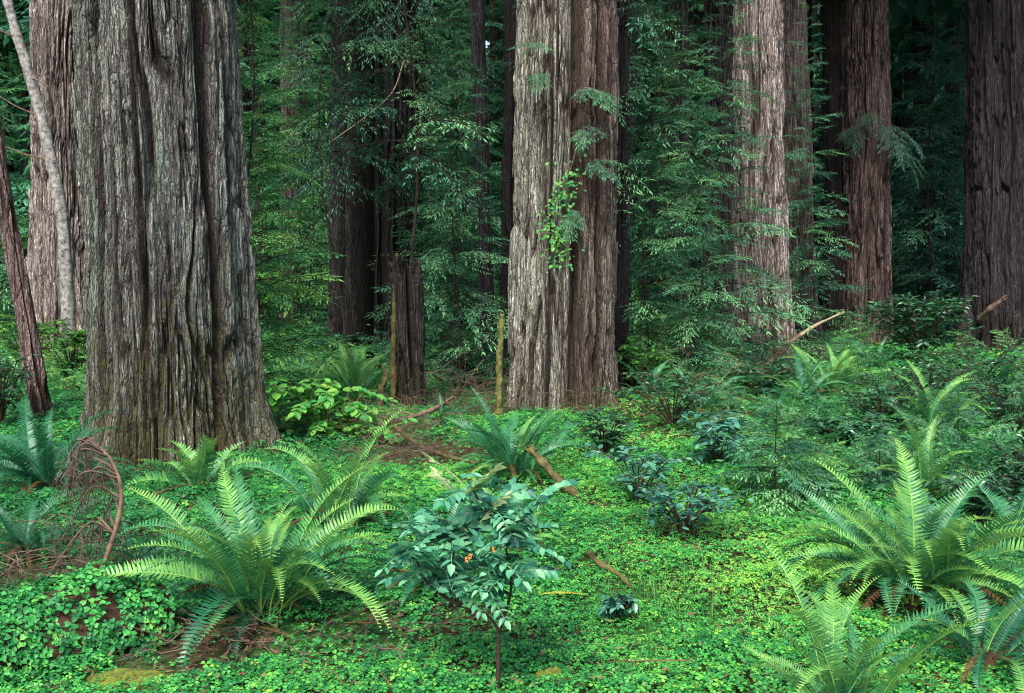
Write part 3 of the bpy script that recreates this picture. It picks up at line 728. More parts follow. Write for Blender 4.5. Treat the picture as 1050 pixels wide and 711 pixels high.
# ------------------------------------------------------------------ sorrel carpet
LEAFLET = [(0.06, 0, 0), (.55, .40, .10), (1.0, .36, .0), (.86, 0, -.06), (1.0, -.36, .0), (.55, -.40, .10)]
def trefoil(detail=True):
    V, T = [], []
    for k in range(3):
        a = k * 2 * PI / 3
        c, s = math.cos(a), math.sin(a)
        b = len(V)
        for (x, y, z) in LEAFLET: V.append((x * c - y * s, x * s + y * c, z - .12 * x))
        T += [(b, b + 3, b + 1), (b + 1, b + 3, b + 2), (b, b + 5, b + 3), (b + 3, b + 5, b + 4)]
    return (V, None, T)
TREF = trefoil()
TREES_XY = [(v[0], v[1], v[3] * 1.12) for v in TREES.values()]

def leaves_on(mb, P, size, r, tint, tilt=.35, up=None):
    n = len(P)
    u = np.stack([r.normal(0, tilt, n), r.normal(0, tilt, n) - .12, np.ones(n)], -1)
    if up is not None: u = u + up - [0, 0, 1]
    u = norm(u)
    a = r.uniform(0, 2 * PI, n); h = np.stack([np.cos(a), np.sin(a), 0 * a], -1)
    x = norm(h - u * np.sum(h * u, 1, keepdims=True)); y = np.cross(u, x)
    s = np.asarray(size)[:, None]
    scatter(mb, *TREF, P, x * s, y * s, u * s, tint)

LITTER_SPOTS = []
def carpet():
    r = np.random.default_rng(21)
    mb = MB()
    def layer(y0, y1, dens, smin, smax, hmax):
        wid = 0.60 * y1 + 2.8
        n = int(dens * (y1 - y0) * 2 * wid)
        x = r.uniform(-wid, wid, n); y = r.uniform(y0, y1, n)
        k = np.abs(x) < 0.60 * y + 2.8
        cover = fbm(x * .8, y * .8, 0 * x, 60, 3)
        cover2 = vnoise(x * 4.5, y * 4.5, 0 * x, 66)
        k &= (cover + .35 * cover2) > -1.5 + r.uniform(-.2, .2, n)
        for (tx, ty, tr) in TREES_XY: k &= (x - tx) ** 2 + (y - ty) ** 2 > tr ** 2
        for (tx, ty, tr, keep) in LITTER_SPOTS:
            k &= (((x - tx) ** 2 + (y - ty) ** 2 > tr ** 2) | (r.random(n) < keep))
        x, y, c2 = x[k], y[k], cover2[k]
        n = len(x)
        open_ = np.clip(1 - np.hypot((x - 1.3) / 1.8, (y - 6.6) / 2.6), 0, 1)      # open patch: smaller, yellower leaves
        z = terrain(x, y) + r.uniform(.02, hmax, n) + .016 * c2 + .03 * vnoise(x * 1.8, y * 1.8, 0 * x, 61)
        t = .42 + .22 * fbm(x * .55, y * .55, 0 * x, 62, 2) + .16 * vnoise(x * 3, y * 3, 0 * x, 63) + r.normal(0, .2, n)
        t = t + np.where(r.random(n) < .03, .35, 0)
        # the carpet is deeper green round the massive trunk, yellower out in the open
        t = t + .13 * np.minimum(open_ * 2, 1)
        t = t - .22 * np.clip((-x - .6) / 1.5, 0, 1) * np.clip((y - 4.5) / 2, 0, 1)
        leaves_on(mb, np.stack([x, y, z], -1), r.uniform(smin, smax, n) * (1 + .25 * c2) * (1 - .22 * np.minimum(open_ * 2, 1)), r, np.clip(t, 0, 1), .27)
    layer(2.2, 6.0, 2500, .010, .026, .075)
    layer(6.0, 10.0, 1900, .012, .027, .085)
    layer(10.0, 20.0, 700, .022, .040, .11)
    layer(20.0, 34.0, 110, .05, .10, .2)
    o = mb.build('sorrel_carpet', M['sorrel'])
    tag(o, 'bright green clover-like sorrel carpeting the forest floor', 'ground cover', kind='stuff')

# ------------------------------------------------------------------ ferns
def frond_mesh(seed, elev, bend, mat, pairs=46, wmax=.088, twist=.0, dih=.30, name='frond', pw=.54, tip_t=.3):
    """unit-length frond: starts at the origin heading +x and up, arches over"""
    r = np.random.default_rng(seed)
    n = 60
    s = np.linspace(0, 1, n)
    ang = elev - bend * s ** 1.5
    dx, dz = np.cos(ang), np.sin(ang)
    side = twist * s ** 2
    P = np.stack([np.cumsum(dx * np.cos(side)), np.cumsum(np.sin(side)), np.cumsum(dz)], -1) / n
    P -= P[0]
    Tn = norm(np.gradient(P, axis=0))
    mb = MB()
    tube(mb, P[::4], .0052 * (1 - .8 * s[::4]), 4, .75)
    t = np.linspace(.10, .985, pairs)
    prof = np.minimum(1, ((t - .02) / .34)) ** .75 * (1 - np.clip((t - .35) / .65, 0, 1) ** 1.7) ** .9 + .03
    sp = .885 / pairs
    tv = [(0, -.5, 0), (0, .62, 0), (.55, .38, -.05), (.6, -.36, -.05), (1, .12, -.16)]
    tris = [(2, 3, 4)]; quads = [(0, 3, 2, 1)]
    for sd in (-1, 1):
        p = np.stack([np.interp(t, s, P[:, c]) for c in range(3)], -1)
        d = norm(np.stack([np.interp(t, s, Tn[:, c]) for c in range(3)], -1))
        lat = norm(np.cross(d, np.array([0, 0, 1.0])))          # sideways
        up = np.cross(lat, d)
        fw = .22 + .25 * t
        X = norm(sd * lat + d * fw[:, None] + up * (dih + r.normal(0, .10, pairs))[:, None] + .05 * r.normal(0, 1, (pairs, 3)))
        Yv = norm(d - X * np.sum(d * X, 1, keepdims=True))
        Z = np.cross(X, Yv) * sd * -1
        l = (wmax * prof * r.uniform(.9, 1.08, pairs))[:, None]
        gone = r.random(pairs) < .015
        l = np.where(gone[:, None], .002, l)
        w = (sp * pw * 1.35 * np.clip(prof * 1.6, .4, 1))[:, None]
        tint = .22 + tip_t * t + r.normal(0, .06, pairs)
        scatter(mb, tv, quads, tris, p, X * l, Yv * w, Z * l, np.clip(tint, 0, 1))
    return mb.mesh(name, mat)

FR = {}
for kind, mat, tip in (('light', 'fern_light', .5), ('mid', 'fern_mid', .42), ('dark', 'fern_dark', .35)):
    FR[kind] = {'up': [frond_mesh(700 + i, 1.32 - .05 * i, .95 + .32 * (i % 3), M[mat], twist=.3 * ((i % 3) - 1), tip_t=tip) for i in range(4)],
                'mid': [frond_mesh(720 + i, 1.10 - .07 * i, 1.55 + .25 * (i % 3), M[mat], twist=.4 * ((i % 3) - 1), tip_t=tip) for i in range(4)],
                'low': [frond_mesh(740 + i, .98 - .08 * i, 1.85 + .3 * (i % 2), M[mat], twist=.4 * ((i % 3) - 1), tip_t=tip * .7) for i in range(4)]}
FR['dead'] = {'low': [frond_mesh(760 + i, .75, 2.1, M['fern_dead'], wmax=.06, dih=-.6, pairs=28) for i in range(3)]}
FR['sparse'] = {k: [frond_mesh(780 + i + j * 10, e - .06 * i, b, M['fern_light'], pairs=20, wmax=.17, twist=.25 * (i - 1), pw=.7, tip_t=.45) for i in range(3)] for j, (k, e, b) in enumerate((('up', 1.3, .8), ('mid', 1.05, 1.1), ('low', .7, 1.0)))}

FERN_XY = []
FG = 'sword ferns on the forest floor'
FCOUNT = 0
def fern(px, py, size_px, n, kind, label, low_kind=None, up=.35, mid=.35, dead=2, arcs=None, Y=None):
    """a crown of arching fronds; size_px is the frond length in the photograph"""
    global FCOUNT
    FCOUNT += 1
    r = np.random.default_rng(900 + FCOUNT)
    g = ground(px, py) if Y is None else np.array([at_depth(px, 400, Y)[0], Y, 0.0])
    g[2] = float(terrain(g[0], g[1])) + .03
    L = 1.28 * size_px * g[1] / 1000.0
    n = int(n * 2.0)
    t = thing('sword_fern', label, 'fern', g, 0, FG)
    lowk = low_kind or kind
    FERN_XY.append((g[0], g[1], L))
    for k in range(n):
        f = (k + .5) / n
        cls = 'up' if f < up else ('mid' if f < up + mid else 'low')
        az = k * 2.39996 + r.uniform(-.35, .35)
        if arcs is not None and cls != 'up':
            az = arcs[0] + (arcs[1] - arcs[0]) * ((k * .618) % 1.0)
        kk = lowk if cls == 'low' else kind
        if kk == 'light' and r.random() < .28: kk = 'mid'
        elif kk == 'mid' and r.random() < .3: kk = 'dark' if r.random() < .6 else 'light'
        lib = FR[kk][cls]
        sc = L * r.uniform(.6, 1.15) * (1.0 if cls != 'low' else .95)
        q = np.array([math.cos(az) * .04, math.sin(az) * .04, 0]) * L + np.array([r.normal(0, .075), r.normal(0, .075), 0]) * L
        link('frond', lib[r.integers(len(lib))], t, tuple(q), (r.normal(0, .17), r.normal(0, .17), az), sc)
    for k in range(dead * 3):
        az = r.uniform(0, 2 * PI)
        link('dead_frond', FR['dead']['low'][k % 3], t, (0, 0, 0.02), (r.normal(0, .15), r.normal(0, .1), az), L * r.uniform(.35, .75))
    mb = MB(); tube(mb, [[0, 0, -.06], [0, 0, .02], [.01, 0, .07 * L + .03]], [.06 * L + .03, .05 * L + .025, .02], 8, .3, .5, FCOUNT)
    mb.build('rootstock', M['rotten'], t, True)
    return t

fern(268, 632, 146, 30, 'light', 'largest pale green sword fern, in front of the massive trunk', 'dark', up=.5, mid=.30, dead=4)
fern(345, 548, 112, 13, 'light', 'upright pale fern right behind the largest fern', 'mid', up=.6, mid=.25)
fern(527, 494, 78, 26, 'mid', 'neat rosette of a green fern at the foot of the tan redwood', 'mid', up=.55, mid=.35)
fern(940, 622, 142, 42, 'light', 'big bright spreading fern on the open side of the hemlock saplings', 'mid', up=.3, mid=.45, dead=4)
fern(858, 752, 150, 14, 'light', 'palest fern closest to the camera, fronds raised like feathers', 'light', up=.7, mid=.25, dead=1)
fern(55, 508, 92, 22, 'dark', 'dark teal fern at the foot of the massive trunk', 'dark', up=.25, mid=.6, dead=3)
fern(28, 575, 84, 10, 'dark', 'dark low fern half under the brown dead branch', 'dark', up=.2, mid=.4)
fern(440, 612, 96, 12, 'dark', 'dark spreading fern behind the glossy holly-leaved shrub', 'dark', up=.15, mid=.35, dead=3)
fern(530, 570, 74, 11, 'mid', 'mid green fern mostly hidden behind the glossy holly-leaved shrub', 'mid', up=.5, mid=.3)
fern(948, 512, 80, 12, 'light', 'pale fern standing just above the big bright spreading fern', 'mid', up=.5, mid=.4)
fern(1012, 690, 120, 13, 'mid', 'deep green fern at the corner below the big bright spreading fern', 'dark', up=.15, mid=.4, dead=3)
fern(1030, 575, 96, 10, 'mid', 'fern at the frame edge behind the big bright spreading fern', 'dark', up=.3, mid=.4)
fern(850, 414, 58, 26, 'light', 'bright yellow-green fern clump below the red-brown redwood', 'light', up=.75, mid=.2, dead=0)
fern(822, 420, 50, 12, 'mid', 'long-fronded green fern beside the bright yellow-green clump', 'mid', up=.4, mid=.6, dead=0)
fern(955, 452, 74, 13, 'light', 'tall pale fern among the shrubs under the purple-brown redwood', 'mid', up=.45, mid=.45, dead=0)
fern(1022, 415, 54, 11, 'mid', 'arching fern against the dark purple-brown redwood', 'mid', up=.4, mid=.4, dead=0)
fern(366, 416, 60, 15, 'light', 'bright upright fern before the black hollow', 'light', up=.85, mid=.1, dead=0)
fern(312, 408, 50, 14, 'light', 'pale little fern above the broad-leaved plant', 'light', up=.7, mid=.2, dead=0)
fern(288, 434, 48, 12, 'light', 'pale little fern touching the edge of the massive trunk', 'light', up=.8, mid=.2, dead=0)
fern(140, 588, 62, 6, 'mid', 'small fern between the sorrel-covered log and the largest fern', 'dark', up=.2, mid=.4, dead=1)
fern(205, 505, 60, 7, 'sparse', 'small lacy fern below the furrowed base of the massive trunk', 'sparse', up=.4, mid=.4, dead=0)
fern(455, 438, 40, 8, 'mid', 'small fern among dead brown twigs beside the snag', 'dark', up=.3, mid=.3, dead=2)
for a in [(665, 412, 44, 12, 'mid', 'fern in the tangle beside the nearly black trunk'),
          (700, 405, 46, 12, 'light', 'yellow-green fern below the brown ridged trunk'),
          (722, 425, 44, 10, 'mid', 'fern in the tangle between two hemlock saplings'),
          (745, 395, 42, 12, 'light', 'yellow-green fern at the foot of the pale pinkish redwood'),
          (470, 372, 30, 12, 'mid', 'fern deep behind the slender straight trunk'),
          (345, 380, 28, 10, 'mid', 'fern at the brown side of the hollow tree'),
          (900, 385, 36, 10, 'mid', 'fern against the foot of the red-brown redwood'),
          (70, 402, 40, 11, 'light', 'sunlit fern between the leaning dark trunk and the massive one'),
          (22, 412, 46, 10, 'light', 'bright fern at the frame edge past the leaning dark trunk'),
          (980, 398, 42, 10, 'mid', 'fern under the rhododendron by the purple-brown redwood')]:
    fern(*a, up=.5, mid=.35, dead=0)

# ------------------------------------------------------------------ leafy shrubs
def shrub_parts(seed, rx, rz, nst, leaf_tpl, lmin, lmax, per, wid, spread=.8, flat=.0, base_clear=.15, nseg=9, side_twigs=5):
    """stems fan out of the base, side twigs carry alternate leaves -> (leaf MB, wood MB)"""
    r = np.random.default_rng(seed)
    lf, wd = MB(), MB()
    P, D, U, T = [], [], [], []
    for k in range(nst):
        az = k * 2.39996 + r.uniform(-.4, .4)
        reach = rx * math.sqrt((k + .6) / nst) * spread * r.uniform(.8, 1.1)
        top = rz * r.uniform(.7, 1.05) * (1 - .35 * (reach / rx) ** 2)
        h = np.array([math.cos(az), math.sin(az), 0])
        st = curve([np.zeros(3), h * reach * .35 + [0, 0, top * .5], h * reach * .8 + [0, 0, top * .92], h * reach * 1.1 + [0, 0, top]], 6)
        tube(wd, st, np.linspace(.006, .002, len(st)) * (1 + rz), 4, .5)
        twigs = [st[int(len(st) * base_clear):]]
        for j in range(side_twigs):
            i = r.integers(int(len(st) * max(.25, base_clear)), len(st))
            a2 = az + r.normal(0, 1.1); l = rx * r.uniform(.2, .5)
            hh = np.array([math.cos(a2), math.sin(a2), r.uniform(-.15, .5) * (1 - flat)])
            tw = curve([st[i], st[i] + hh * l * .5 + [0, 0, .02], st[i] + hh * l], 5)
            tube(wd, tw, np.linspace(.003, .0012, len(tw)) * (1 + rz), 3, .5); twigs.append(tw)
        for tw in twigs:
            m = max(3, int(per * r.uniform(.7, 1.3)))
            tt = np.linspace(.15, 1, m) * (len(tw) - 1)
            for q, ti in enumerate(tt):
                i0 = min(int(ti), len(tw) - 2); p = tw[i0] + (tw[i0 + 1] - tw[i0]) * (ti - i0); d = norm(tw[i0 + 1] - tw[i0])
                sd = 1 if q % 2 else -1
                lat = norm(np.cross(d, [0, 0, 1.0]) + 1e-6) * sd
                P.append(p); D.append(norm(d * .6 + lat * r.uniform(.6, 1.2) + r.normal(0, .25, 3) + [0, 0, -.12]))
                U.append(norm(np.array([r.normal(0, .35), r.normal(0, .35), 1.0]))); T.append(p[2])
    P, D, U = map(np.array, (P, D, U)); n = len(P)
    l = r.uniform(lmin, lmax, n)[:, None]
    y = norm(np.cross(U, D)); z = np.cross(D, y)
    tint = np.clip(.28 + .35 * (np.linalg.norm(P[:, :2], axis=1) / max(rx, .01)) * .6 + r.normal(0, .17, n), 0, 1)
    scatter(lf, *leaf_tpl, P, D * l, y * l * wid, z * l * .8, tint)
    return lf, wd

def shrub(name, label, px, py, w_px, h_px, mat, seed, leaf='oval', nst=10, per=7, leaf_px=7, Y=None, group=None, wid=.62, flat=0., clear=.15, wmat='stem', side=5):
    g = ground(px, py) if Y is None else np.array([at_depth(px, 400, Y)[0], Y, 0.0])
    g[2] = float(terrain(g[0], g[1]))
    s = g[1] / 1000.0
    lf, wd = shrub_parts(seed, w_px * .66 * s, h_px * 1.15 * s, int(nst * 1.4), OVAL if leaf == 'oval' else LANCE, leaf_px * s * .7, leaf_px * s * 1.25, per, wid, flat=flat, base_clear=clear, side_twigs=side)
    t = thing(name, label, 'shrub', g, 0, group)
    wd.build('stems', M[wmat], t); lf.build('foliage', M[mat], t)
    return t

shrub('leathery_leaved_shrub', 'dark blue-green round-leaved shrub low on the open sorrel', 702, 552, 112, 52, 'salal', 31, nst=9, per=5, leaf_px=10)
shrub('leathery_leaved_shrub', 'blue-green round-leaved shrub between the mossy log and the dark one', 655, 516, 88, 48, 'salal', 32, nst=7, per=5, leaf_px=10)
shrub('leathery_leaved_shrub', 'pale blue-green shrub below the low hemlock, above the open sorrel', 735, 478, 66, 50, 'salal', 33, nst=8, per=6, leaf_px=9)
shrub('leathery_leaved_shrub', 'leafy shrub at the red foot of the tan redwood', 620, 470, 62, 46, 'huckle', 34, nst=9, per=6, leaf_px=8)
shrub('leathery_leaved_shrub', 'little blue-green sprig near the curved mossy stick', 632, 640, 26, 22, 'salal', 35, nst=5, per=5, leaf_px=10)
shrub('flowering_shrub', 'rounded light-leaved rhododendron between the red-brown and purple-brown redwoods', 942, 378, 92, 62, 'huckle', 36, nst=26, per=8, leaf_px=7, leaf='lance', wid=.42)
for a in [(1000, 412, 100, 52, 'huckle', 'broad huckleberry bush below the broken branch stub'),
          (950, 425, 80, 44, 'huckle', 'huckleberry bush in front of the rounded rhododendron'),
          (905, 445, 80, 50, 'huckle', 'huckleberry bush between the bright clump and the pale fern'),
          (1035, 450, 80, 60, 'huckle', 'huckleberry bush at the frame edge under the purple-brown redwood'),
          (1005, 545, 80, 62, 'huckle', 'bush with small whitish new leaves behind the big bright fern'),
          (1050, 520, 70, 60, 'huckle', 'bush cut by the frame edge above the big bright fern'),
          (870, 470, 70, 40, 'huckle', 'low bush between the two small hemlock saplings'),
          (782, 415, 70, 42, 'huckle', 'bushy tangle at the mossy foot of the pale pinkish redwood'),
          (690, 440, 100, 50, 'huckle', 'tangled green bush beside the nearly black trunk'),
          (652, 405, 60, 48, 'huckle_bright', 'yellow-green bush just past the nearly black trunk'),
          (705, 388, 84, 46, 'huckle_bright', 'yellow-green bush below the brown ridged trunk'),
          (640, 358, 50, 50, 'huckle_bright', 'bright leafy bush far behind the nearly black trunk'),
          (470, 345, 80, 70, 'huckle_bright', 'bright leafy bush behind the slender straight trunk'),
          (345, 378, 84, 34, 'huckle', 'low bush at the brown side of the hollow tree'),
          (290, 378, 50, 34, 'huckle_bright', 'bright little bush next to the narrow dark trunk'),
          (430, 376, 60, 60, 'huckle', 'bush behind the jagged snag'),
          (480, 400, 60, 44, 'huckle', 'dark bush at the foot of the slender straight trunk'),
          (262, 372, 40, 90, 'huckle_bright', 'airy tall shrub at the edge of the massive trunk'),
          (28, 388, 70, 60, 'huckle_bright', 'sunlit bush behind the leaning dark trunk'),
          (75, 400, 50, 60, 'huckle_bright', 'sunlit bush between the pinkish redwood and the massive trunk'),
          (0, 440, 60, 70, 'huckle', 'bush at the frame edge behind the dark teal fern'),
          (760, 350, 80, 60, 'huckle', 'dim bush behind the pale pinkish redwood'),
          (860, 350, 90, 46, 'huckle', 'dim bush behind the bright yellow-green fern clump'),
          (540, 348, 60, 60, 'huckle', 'dim bush behind the mossy pole'),
          ]:
    shrub('huckleberry_bush', a[5], a[0], a[1], a[2], a[3], a[4], int(a[0] + a[1]), nst=14, per=8, leaf_px=5.2 if a[1] < 460 else 7, group='low bushes under the redwoods', side=6)
def undergrowth():
    r = np.random.default_rng(91); lf, wd = MB(), MB()
    spots = []
    while len(spots) < 620:
        Y = 13.5 + 24 * r.random() ** 1.3; x = r.uniform(-1, 1) * (.58 * Y + 1.5)
        if Y < 17 and -2.2 < x < 1.6: continue
        if any((x - a) ** 2 + (Y - b) ** 2 < (c + .35) ** 2 for a, b, c in TREES_XY): continue
        if vnoise(x * .5, Y * .5, 0.0, 92) < -.35: continue
        if any(abs(x - a) < .75 * l and -1.6 < Y - b < .5 for a, b, l in FERN_XY): continue
        spots.append((x, Y))
    while len(spots) < 920:
        Y = r.uniform(8.2, 14.5); x = r.uniform(.26 * Y, .62 * Y + .5)
        if any((x - a) ** 2 + (Y - b) ** 2 < (c + .3) ** 2 for a, b, c in TREES_XY): continue
        if any(abs(x - a) < .75 * l and -1.3 < Y - b < .5 for a, b, l in FERN_XY): continue
        spots.append((x, Y))
    P = []
    for x, Y in spots:
        z = float(terrain(x, Y)); h = r.uniform(.25, .75) * (1.0 if Y > 14 else .5)
        for k in range(3):
            add_bough(lf, wd if k == 0 else None, (BW if Y > 14 else BN)[r.integers(5)], np.array([x, Y, z + h * r.uniform(.1, .8)]), r.uniform(0, 2 * PI), r.uniform(.1, .9), r.uniform(.3, .62) * (1.0 if Y > 14 else .6), r.uniform(.35, .9) - .25 * (x > 3), r, .3)
        m = 40
        P.append(np.stack([x + r.normal(0, .35, m), Y + r.normal(0, .35, m), z + np.abs(r.normal(0, .5, m)) * h + .05], -1))
    P = np.concatenate(P); n = len(P)
    a = r.uniform(0, 2 * PI, n); D = norm(np.stack([np.cos(a), np.sin(a), r.normal(-.2, .3, n)], -1)); U = norm(np.stack([r.normal(0, .4, n), r.normal(-.2, .4, n), np.ones(n)], -1))
    y = norm(np.cross(U, D)); z = np.cross(D, y); near = P[:, 1] < 14.5
    l = (r.uniform(.04, .11, n) * np.where(near, .6, 1))[:, None]
    scatter(lf, *OVAL, P, D * l, y * l * .6, z * l, np.clip(r.normal(.6, .25, n) - .2 * near, 0, 1))
    o = lf.build('undergrowth', M['spray_bright']); tag(o, 'knee-high green undergrowth between the back redwoods', 'undergrowth', kind='stuff')
    tag(wd.build('undergrowth_twigs', M['twig'], o), kind='stuff')
undergrowth()
# broad thin leaves held flat in tiers
def broadleaf():
    g = ground(336, 452); s = g[1] / 1000
    t = thing('salmonberry_plant', 'bright broad-leaved plant in flat tiers beside the massive trunk', 'shrub', g)
    r = np.random.default_rng(8); lf, wd = MB(), MB(); P, D = [], []
    for k in range(40):
        tipx = r.uniform(-88, 100); tipz = r.uniform(8, 54) - 0.1 * max(0, tipx); tipy = r.uniform(-.55, .55)
        tip = np.array([tipx * s, tipy, max(.04, tipz * s)])
        st = curve([np.array([tip[0] * .15, tip[1] * .2, 0]), tip * [.55, .55, 1.0] + [0, 0, .08], tip], 10)
        tube(wd, st, np.linspace(.007, .0025, len(st)), 4)
        for i in range(5, len(st), 2):
            for sd in (-1, 1):
                d = norm(st[min(i + 1, len(st) - 1)] - st[i - 1]); lat = norm(np.cross(d, [0, 0, 1.])) * sd
                P.append(st[i]); D.append(norm(d * .5 + lat + r.normal(0, .2, 3) + [0, 0, -.15]))
        P.append(st[-1]); D.append(norm(st[-1] - st[-2]))
    P, D = np.array(P), np.array(D); n = len(P)
    U = norm(np.stack([r.normal(0, .22, n), r.normal(-.3, .22, n), np.ones(n)], -1)); y = norm(np.cross(U, D)); z = np.cross(D, y)
    l = r.uniform(.085, .155, n)[:, None]
    scatter(lf, *OVAL, P, D * l, y * l * .8, z * l, np.clip(r.normal(.52, .2, n), 0, 1))
    wd.build('stems', M['twig'], t); lf.build('foliage', M['maple'], t)
broadleaf()

# glossy holly-leaved shrub: pinnate leaves on a dark forked stem
def pinnate(seed, L, nl, droop, mat, ll, name='leaf'):
    r = np.random.default_rng(seed); s = np.linspace(0, 1, 14)
    ax = np.stack([L * s, .05 * L * s ** 2 * r.normal(), .32 * L * s - droop * L * s ** 2], -1)
    mb = MB(); tube(mb, ax, np.linspace(.0035, .0015, 14), 4, .85)
    P, D, U = [], [], []
    for k in range(nl):
        t = .14 + .8 * k / (nl - 1)
        p = np.array([np.interp(t, s, ax[:, c]) for c in range(3)]); d = norm(np.array([np.interp(min(t + .05, 1), s, ax[:, c]) for c in range(3)]) - p)
        for sd in (-1, 1):
            lat = norm(np.cross(d, [0, 0, 1.])) * sd
            P.append(p); D.append(norm(d * .55 + lat + [0, 0, -.18 + r.normal(0, .1)])); U.append(norm(np.array([r.normal(0, .15), r.normal(0, .15), 1.0]) - d * .2))
    P.append(ax[-1]); D.append(norm(ax[-1] - ax[-2])); U.append(np.array([0, 0, 1.]))
    P, D, U = map(np.array, (P, D, U)); n = len(P); y = norm(np.cross(U, D)); z = np.cross(D, y)
    l = ll * r.uniform(.85, 1.1, n)[:, None]
    scatter(mb, *LANCE, P, D * l, y * l * .56, z * l * .8, np.clip(r.normal(.54, .22, n), 0, 1))
    return mb.mesh(name, mat)
def holly():
    g = ground(510, 706); s = g[1] / 1000
    t = thing('holly_leaved_shrub', 'glossy pinnate-leaved shrub on a dark forked stem in the middle of the sorrel', 'shrub', g)
    def w(px, py, dy): return at_depth(px, py, g[1] + dy) - g
    wd = MB()
    fk = w(512, 648, 0)
    stems = [curve([[0, 0, -.05], [.005, 0, .15], fk], 8), curve([fk, w(500, 632, .03), w(472, 622, .08)], 8), curve([fk, w(522, 615, -.02), w(524, 590, -.02), w(516, 550, .05)], 8),
             curve([w(472, 622, .08), w(462, 590, .12), w(470, 545, .18)], 8), curve([w(472, 622, .08), w(440, 600, .05), w(425, 570, .0)], 8),
             curve([w(516, 550, .05), w(495, 520, .1), w(478, 490, .1)], 8), curve([w(516, 550, .05), w(535, 535, .1), w(545, 520, .15)], 8)]
    for k, st in enumerate(stems): tube(wd, st, np.linspace(.011 if k < 1 else .008, .008 if k < 1 else .004, len(st)), 7, .5, .25, k)
    wd.build('stem', M['stem'], t, True)
    lv = [pinnate(60 + i, .23, 6, .22 + .16 * i, M['grape'], .074) for i in range(4)]
    new = pinnate(70, .20, 6, .1, M['grape_new'], .06, 'new_leaf'); red = pinnate(71, .10, 3, .6, M['grape_red'], .065, 'red_leaf')
    r = np.random.default_rng(66)
    hubs = [(478, 500, .1, 3, .85), (470, 545, .15, 7, 1), (516, 550, .05, 8, 1.05), (545, 522, .15, 5, .9), (425, 572, 0, 6, .9), (452, 590, .08, 6, 1), (505, 525, .1, 6, .95), (440, 555, .12, 5, .9), (535, 560, .0, 5, 1.0), (490, 575, -.05, 6, 1.0), (465, 604, .0, 4, .9), (520, 592, -.06, 5, .9), (440, 600, .02, 4, .9), (498, 600, -.02, 4, .9)]
    for (px, py, dy, n, sc) in hubs:
        p = w(px, py, dy)
        for k in range(int(n * 1.4)):
            az = r.uniform(0, 2 * PI)
            link('leaf', lv[r.integers(4)], t, tuple(p + r.normal(0, .015, 3)), (r.normal(0, .25), r.uniform(-.75, .22), az), sc * r.uniform(.7, 1.05))
    for (px, py, az, sc) in [(476, 498, -2.8, 1), (478, 508, -.6, 1.05), (474, 516, 2.6, .9), (492, 536, .4, .8)]:
        link('new_leaf', new, t, tuple(w(px, py, .05)), (0, -.5, az), sc)
    for (px, py, az) in [(478, 585, -1.2), (483, 582, -2.0), (505, 575, -.9)]:
        o = link('red_leaf', red, t, tuple(w(px, py - 14, -.18)), (0, .5, az), .18); o["label"] = "leaf turned red and yellow"
holly()

# ------------------------------------------------------------------ dead wood
def stick(name, label, pts, r0, r1, mat, cat='branch', rough=.3, sides=8, side_twigs=0, seed=1, group=None):
    pts = [np.array(p, float) for p in pts]
    base = pts[0].copy()
    p = curve(pts, 10) - base
    kn = 1 + .22 * vnoise(np.arange(len(p)) * .45, 0.0, 0.0, seed)
    mb = MB(); tube(mb, p, np.linspace(r0, r1, len(p)) * kn, sides, .5, rough * 1.4, seed)
    r = np.random.default_rng(seed)
    if r1 > .02:          # splintered broken end
        e, dv = p[-1], norm(p[-1] - p[-3])
        for k in range(9):
            off = norm(np.cross(dv, r.normal(0, 1, 3))) * r1 * r.uniform(.3, .9)
            tube(mb, np.array([e + off - dv * r1, e + off + dv * r1 * .2, e + off * .8 + dv * r1 * r.uniform(.5, 2.4)]), [r1 * .38, r1 * .3, r1 * .04], 5, .5)
    for k in range(side_twigs):
        i = r.integers(3, len(p)); d = norm(r.normal(0, 1, 3) + [0, 0, .3]); l = r.uniform(.1, .35)
        tube(mb, curve([p[i], p[i] + d * l * .5, p[i] + d * l + [0, 0, -.04]], 4), np.linspace(max(r1 * .5, .003), .0015, 9), 4, .5)
    o = mb.build(name, M[mat], None, True); o.location = base
    return tag(o, label, cat, group)
def gp(px, py, h=0.0):
    g = ground(px, py); g[2] += h
    return g
stick('mossy_log', 'stubby mossy log end poking up beside the fern rosette', [gp(597, 516, .02), at_depth(570, 490, gp(590, 512)[1]), at_depth(545, 462, gp(590, 512)[1] + .05)], .036, .034, 'mossy_brown', 'log', .35, 14, 0, 4)
stick('mossy_stick', 'curved yellow-mossy stick lying on the open sorrel', [gp(648, 606, .02), gp(630, 594, .05), at_depth(614, 578, gp(630, 592)[1]), at_depth(604, 566, gp(630, 592)[1])], .012, .018, 'mossy_brown', 'stick', .4, 9, 0, 5)
stick('fallen_branch', 'curved brown fallen branch between the broad-leaved plant and the snag', [gp(305, 458, .03), gp(345, 452, .10), gp(400, 446, .15), gp(440, 440, .22), gp(465, 432, .32)], .035, .022, 'twig', 'branch', .3, 9, 8, 6)
stick('fallen_branch', 'mossy fallen branch sloping towards the fern rosette', [gp(405, 452, .16), gp(430, 466, .10), gp(460, 476, .08), gp(520, 488, .05)], .028, .016, 'mossy_brown', 'branch', .3, 8, 4, 7)
stick('fallen_branch', 'yellow-mossy branch curving up beside the nearly black trunk', [gp(640, 437, .03), gp(662, 432, .10), at_depth(678, 412, gp(665, 430)[1]), at_depth(682, 402, gp(665, 430)[1])], .024, .012, 'mossy', 'branch', .35, 8, 3, 8)
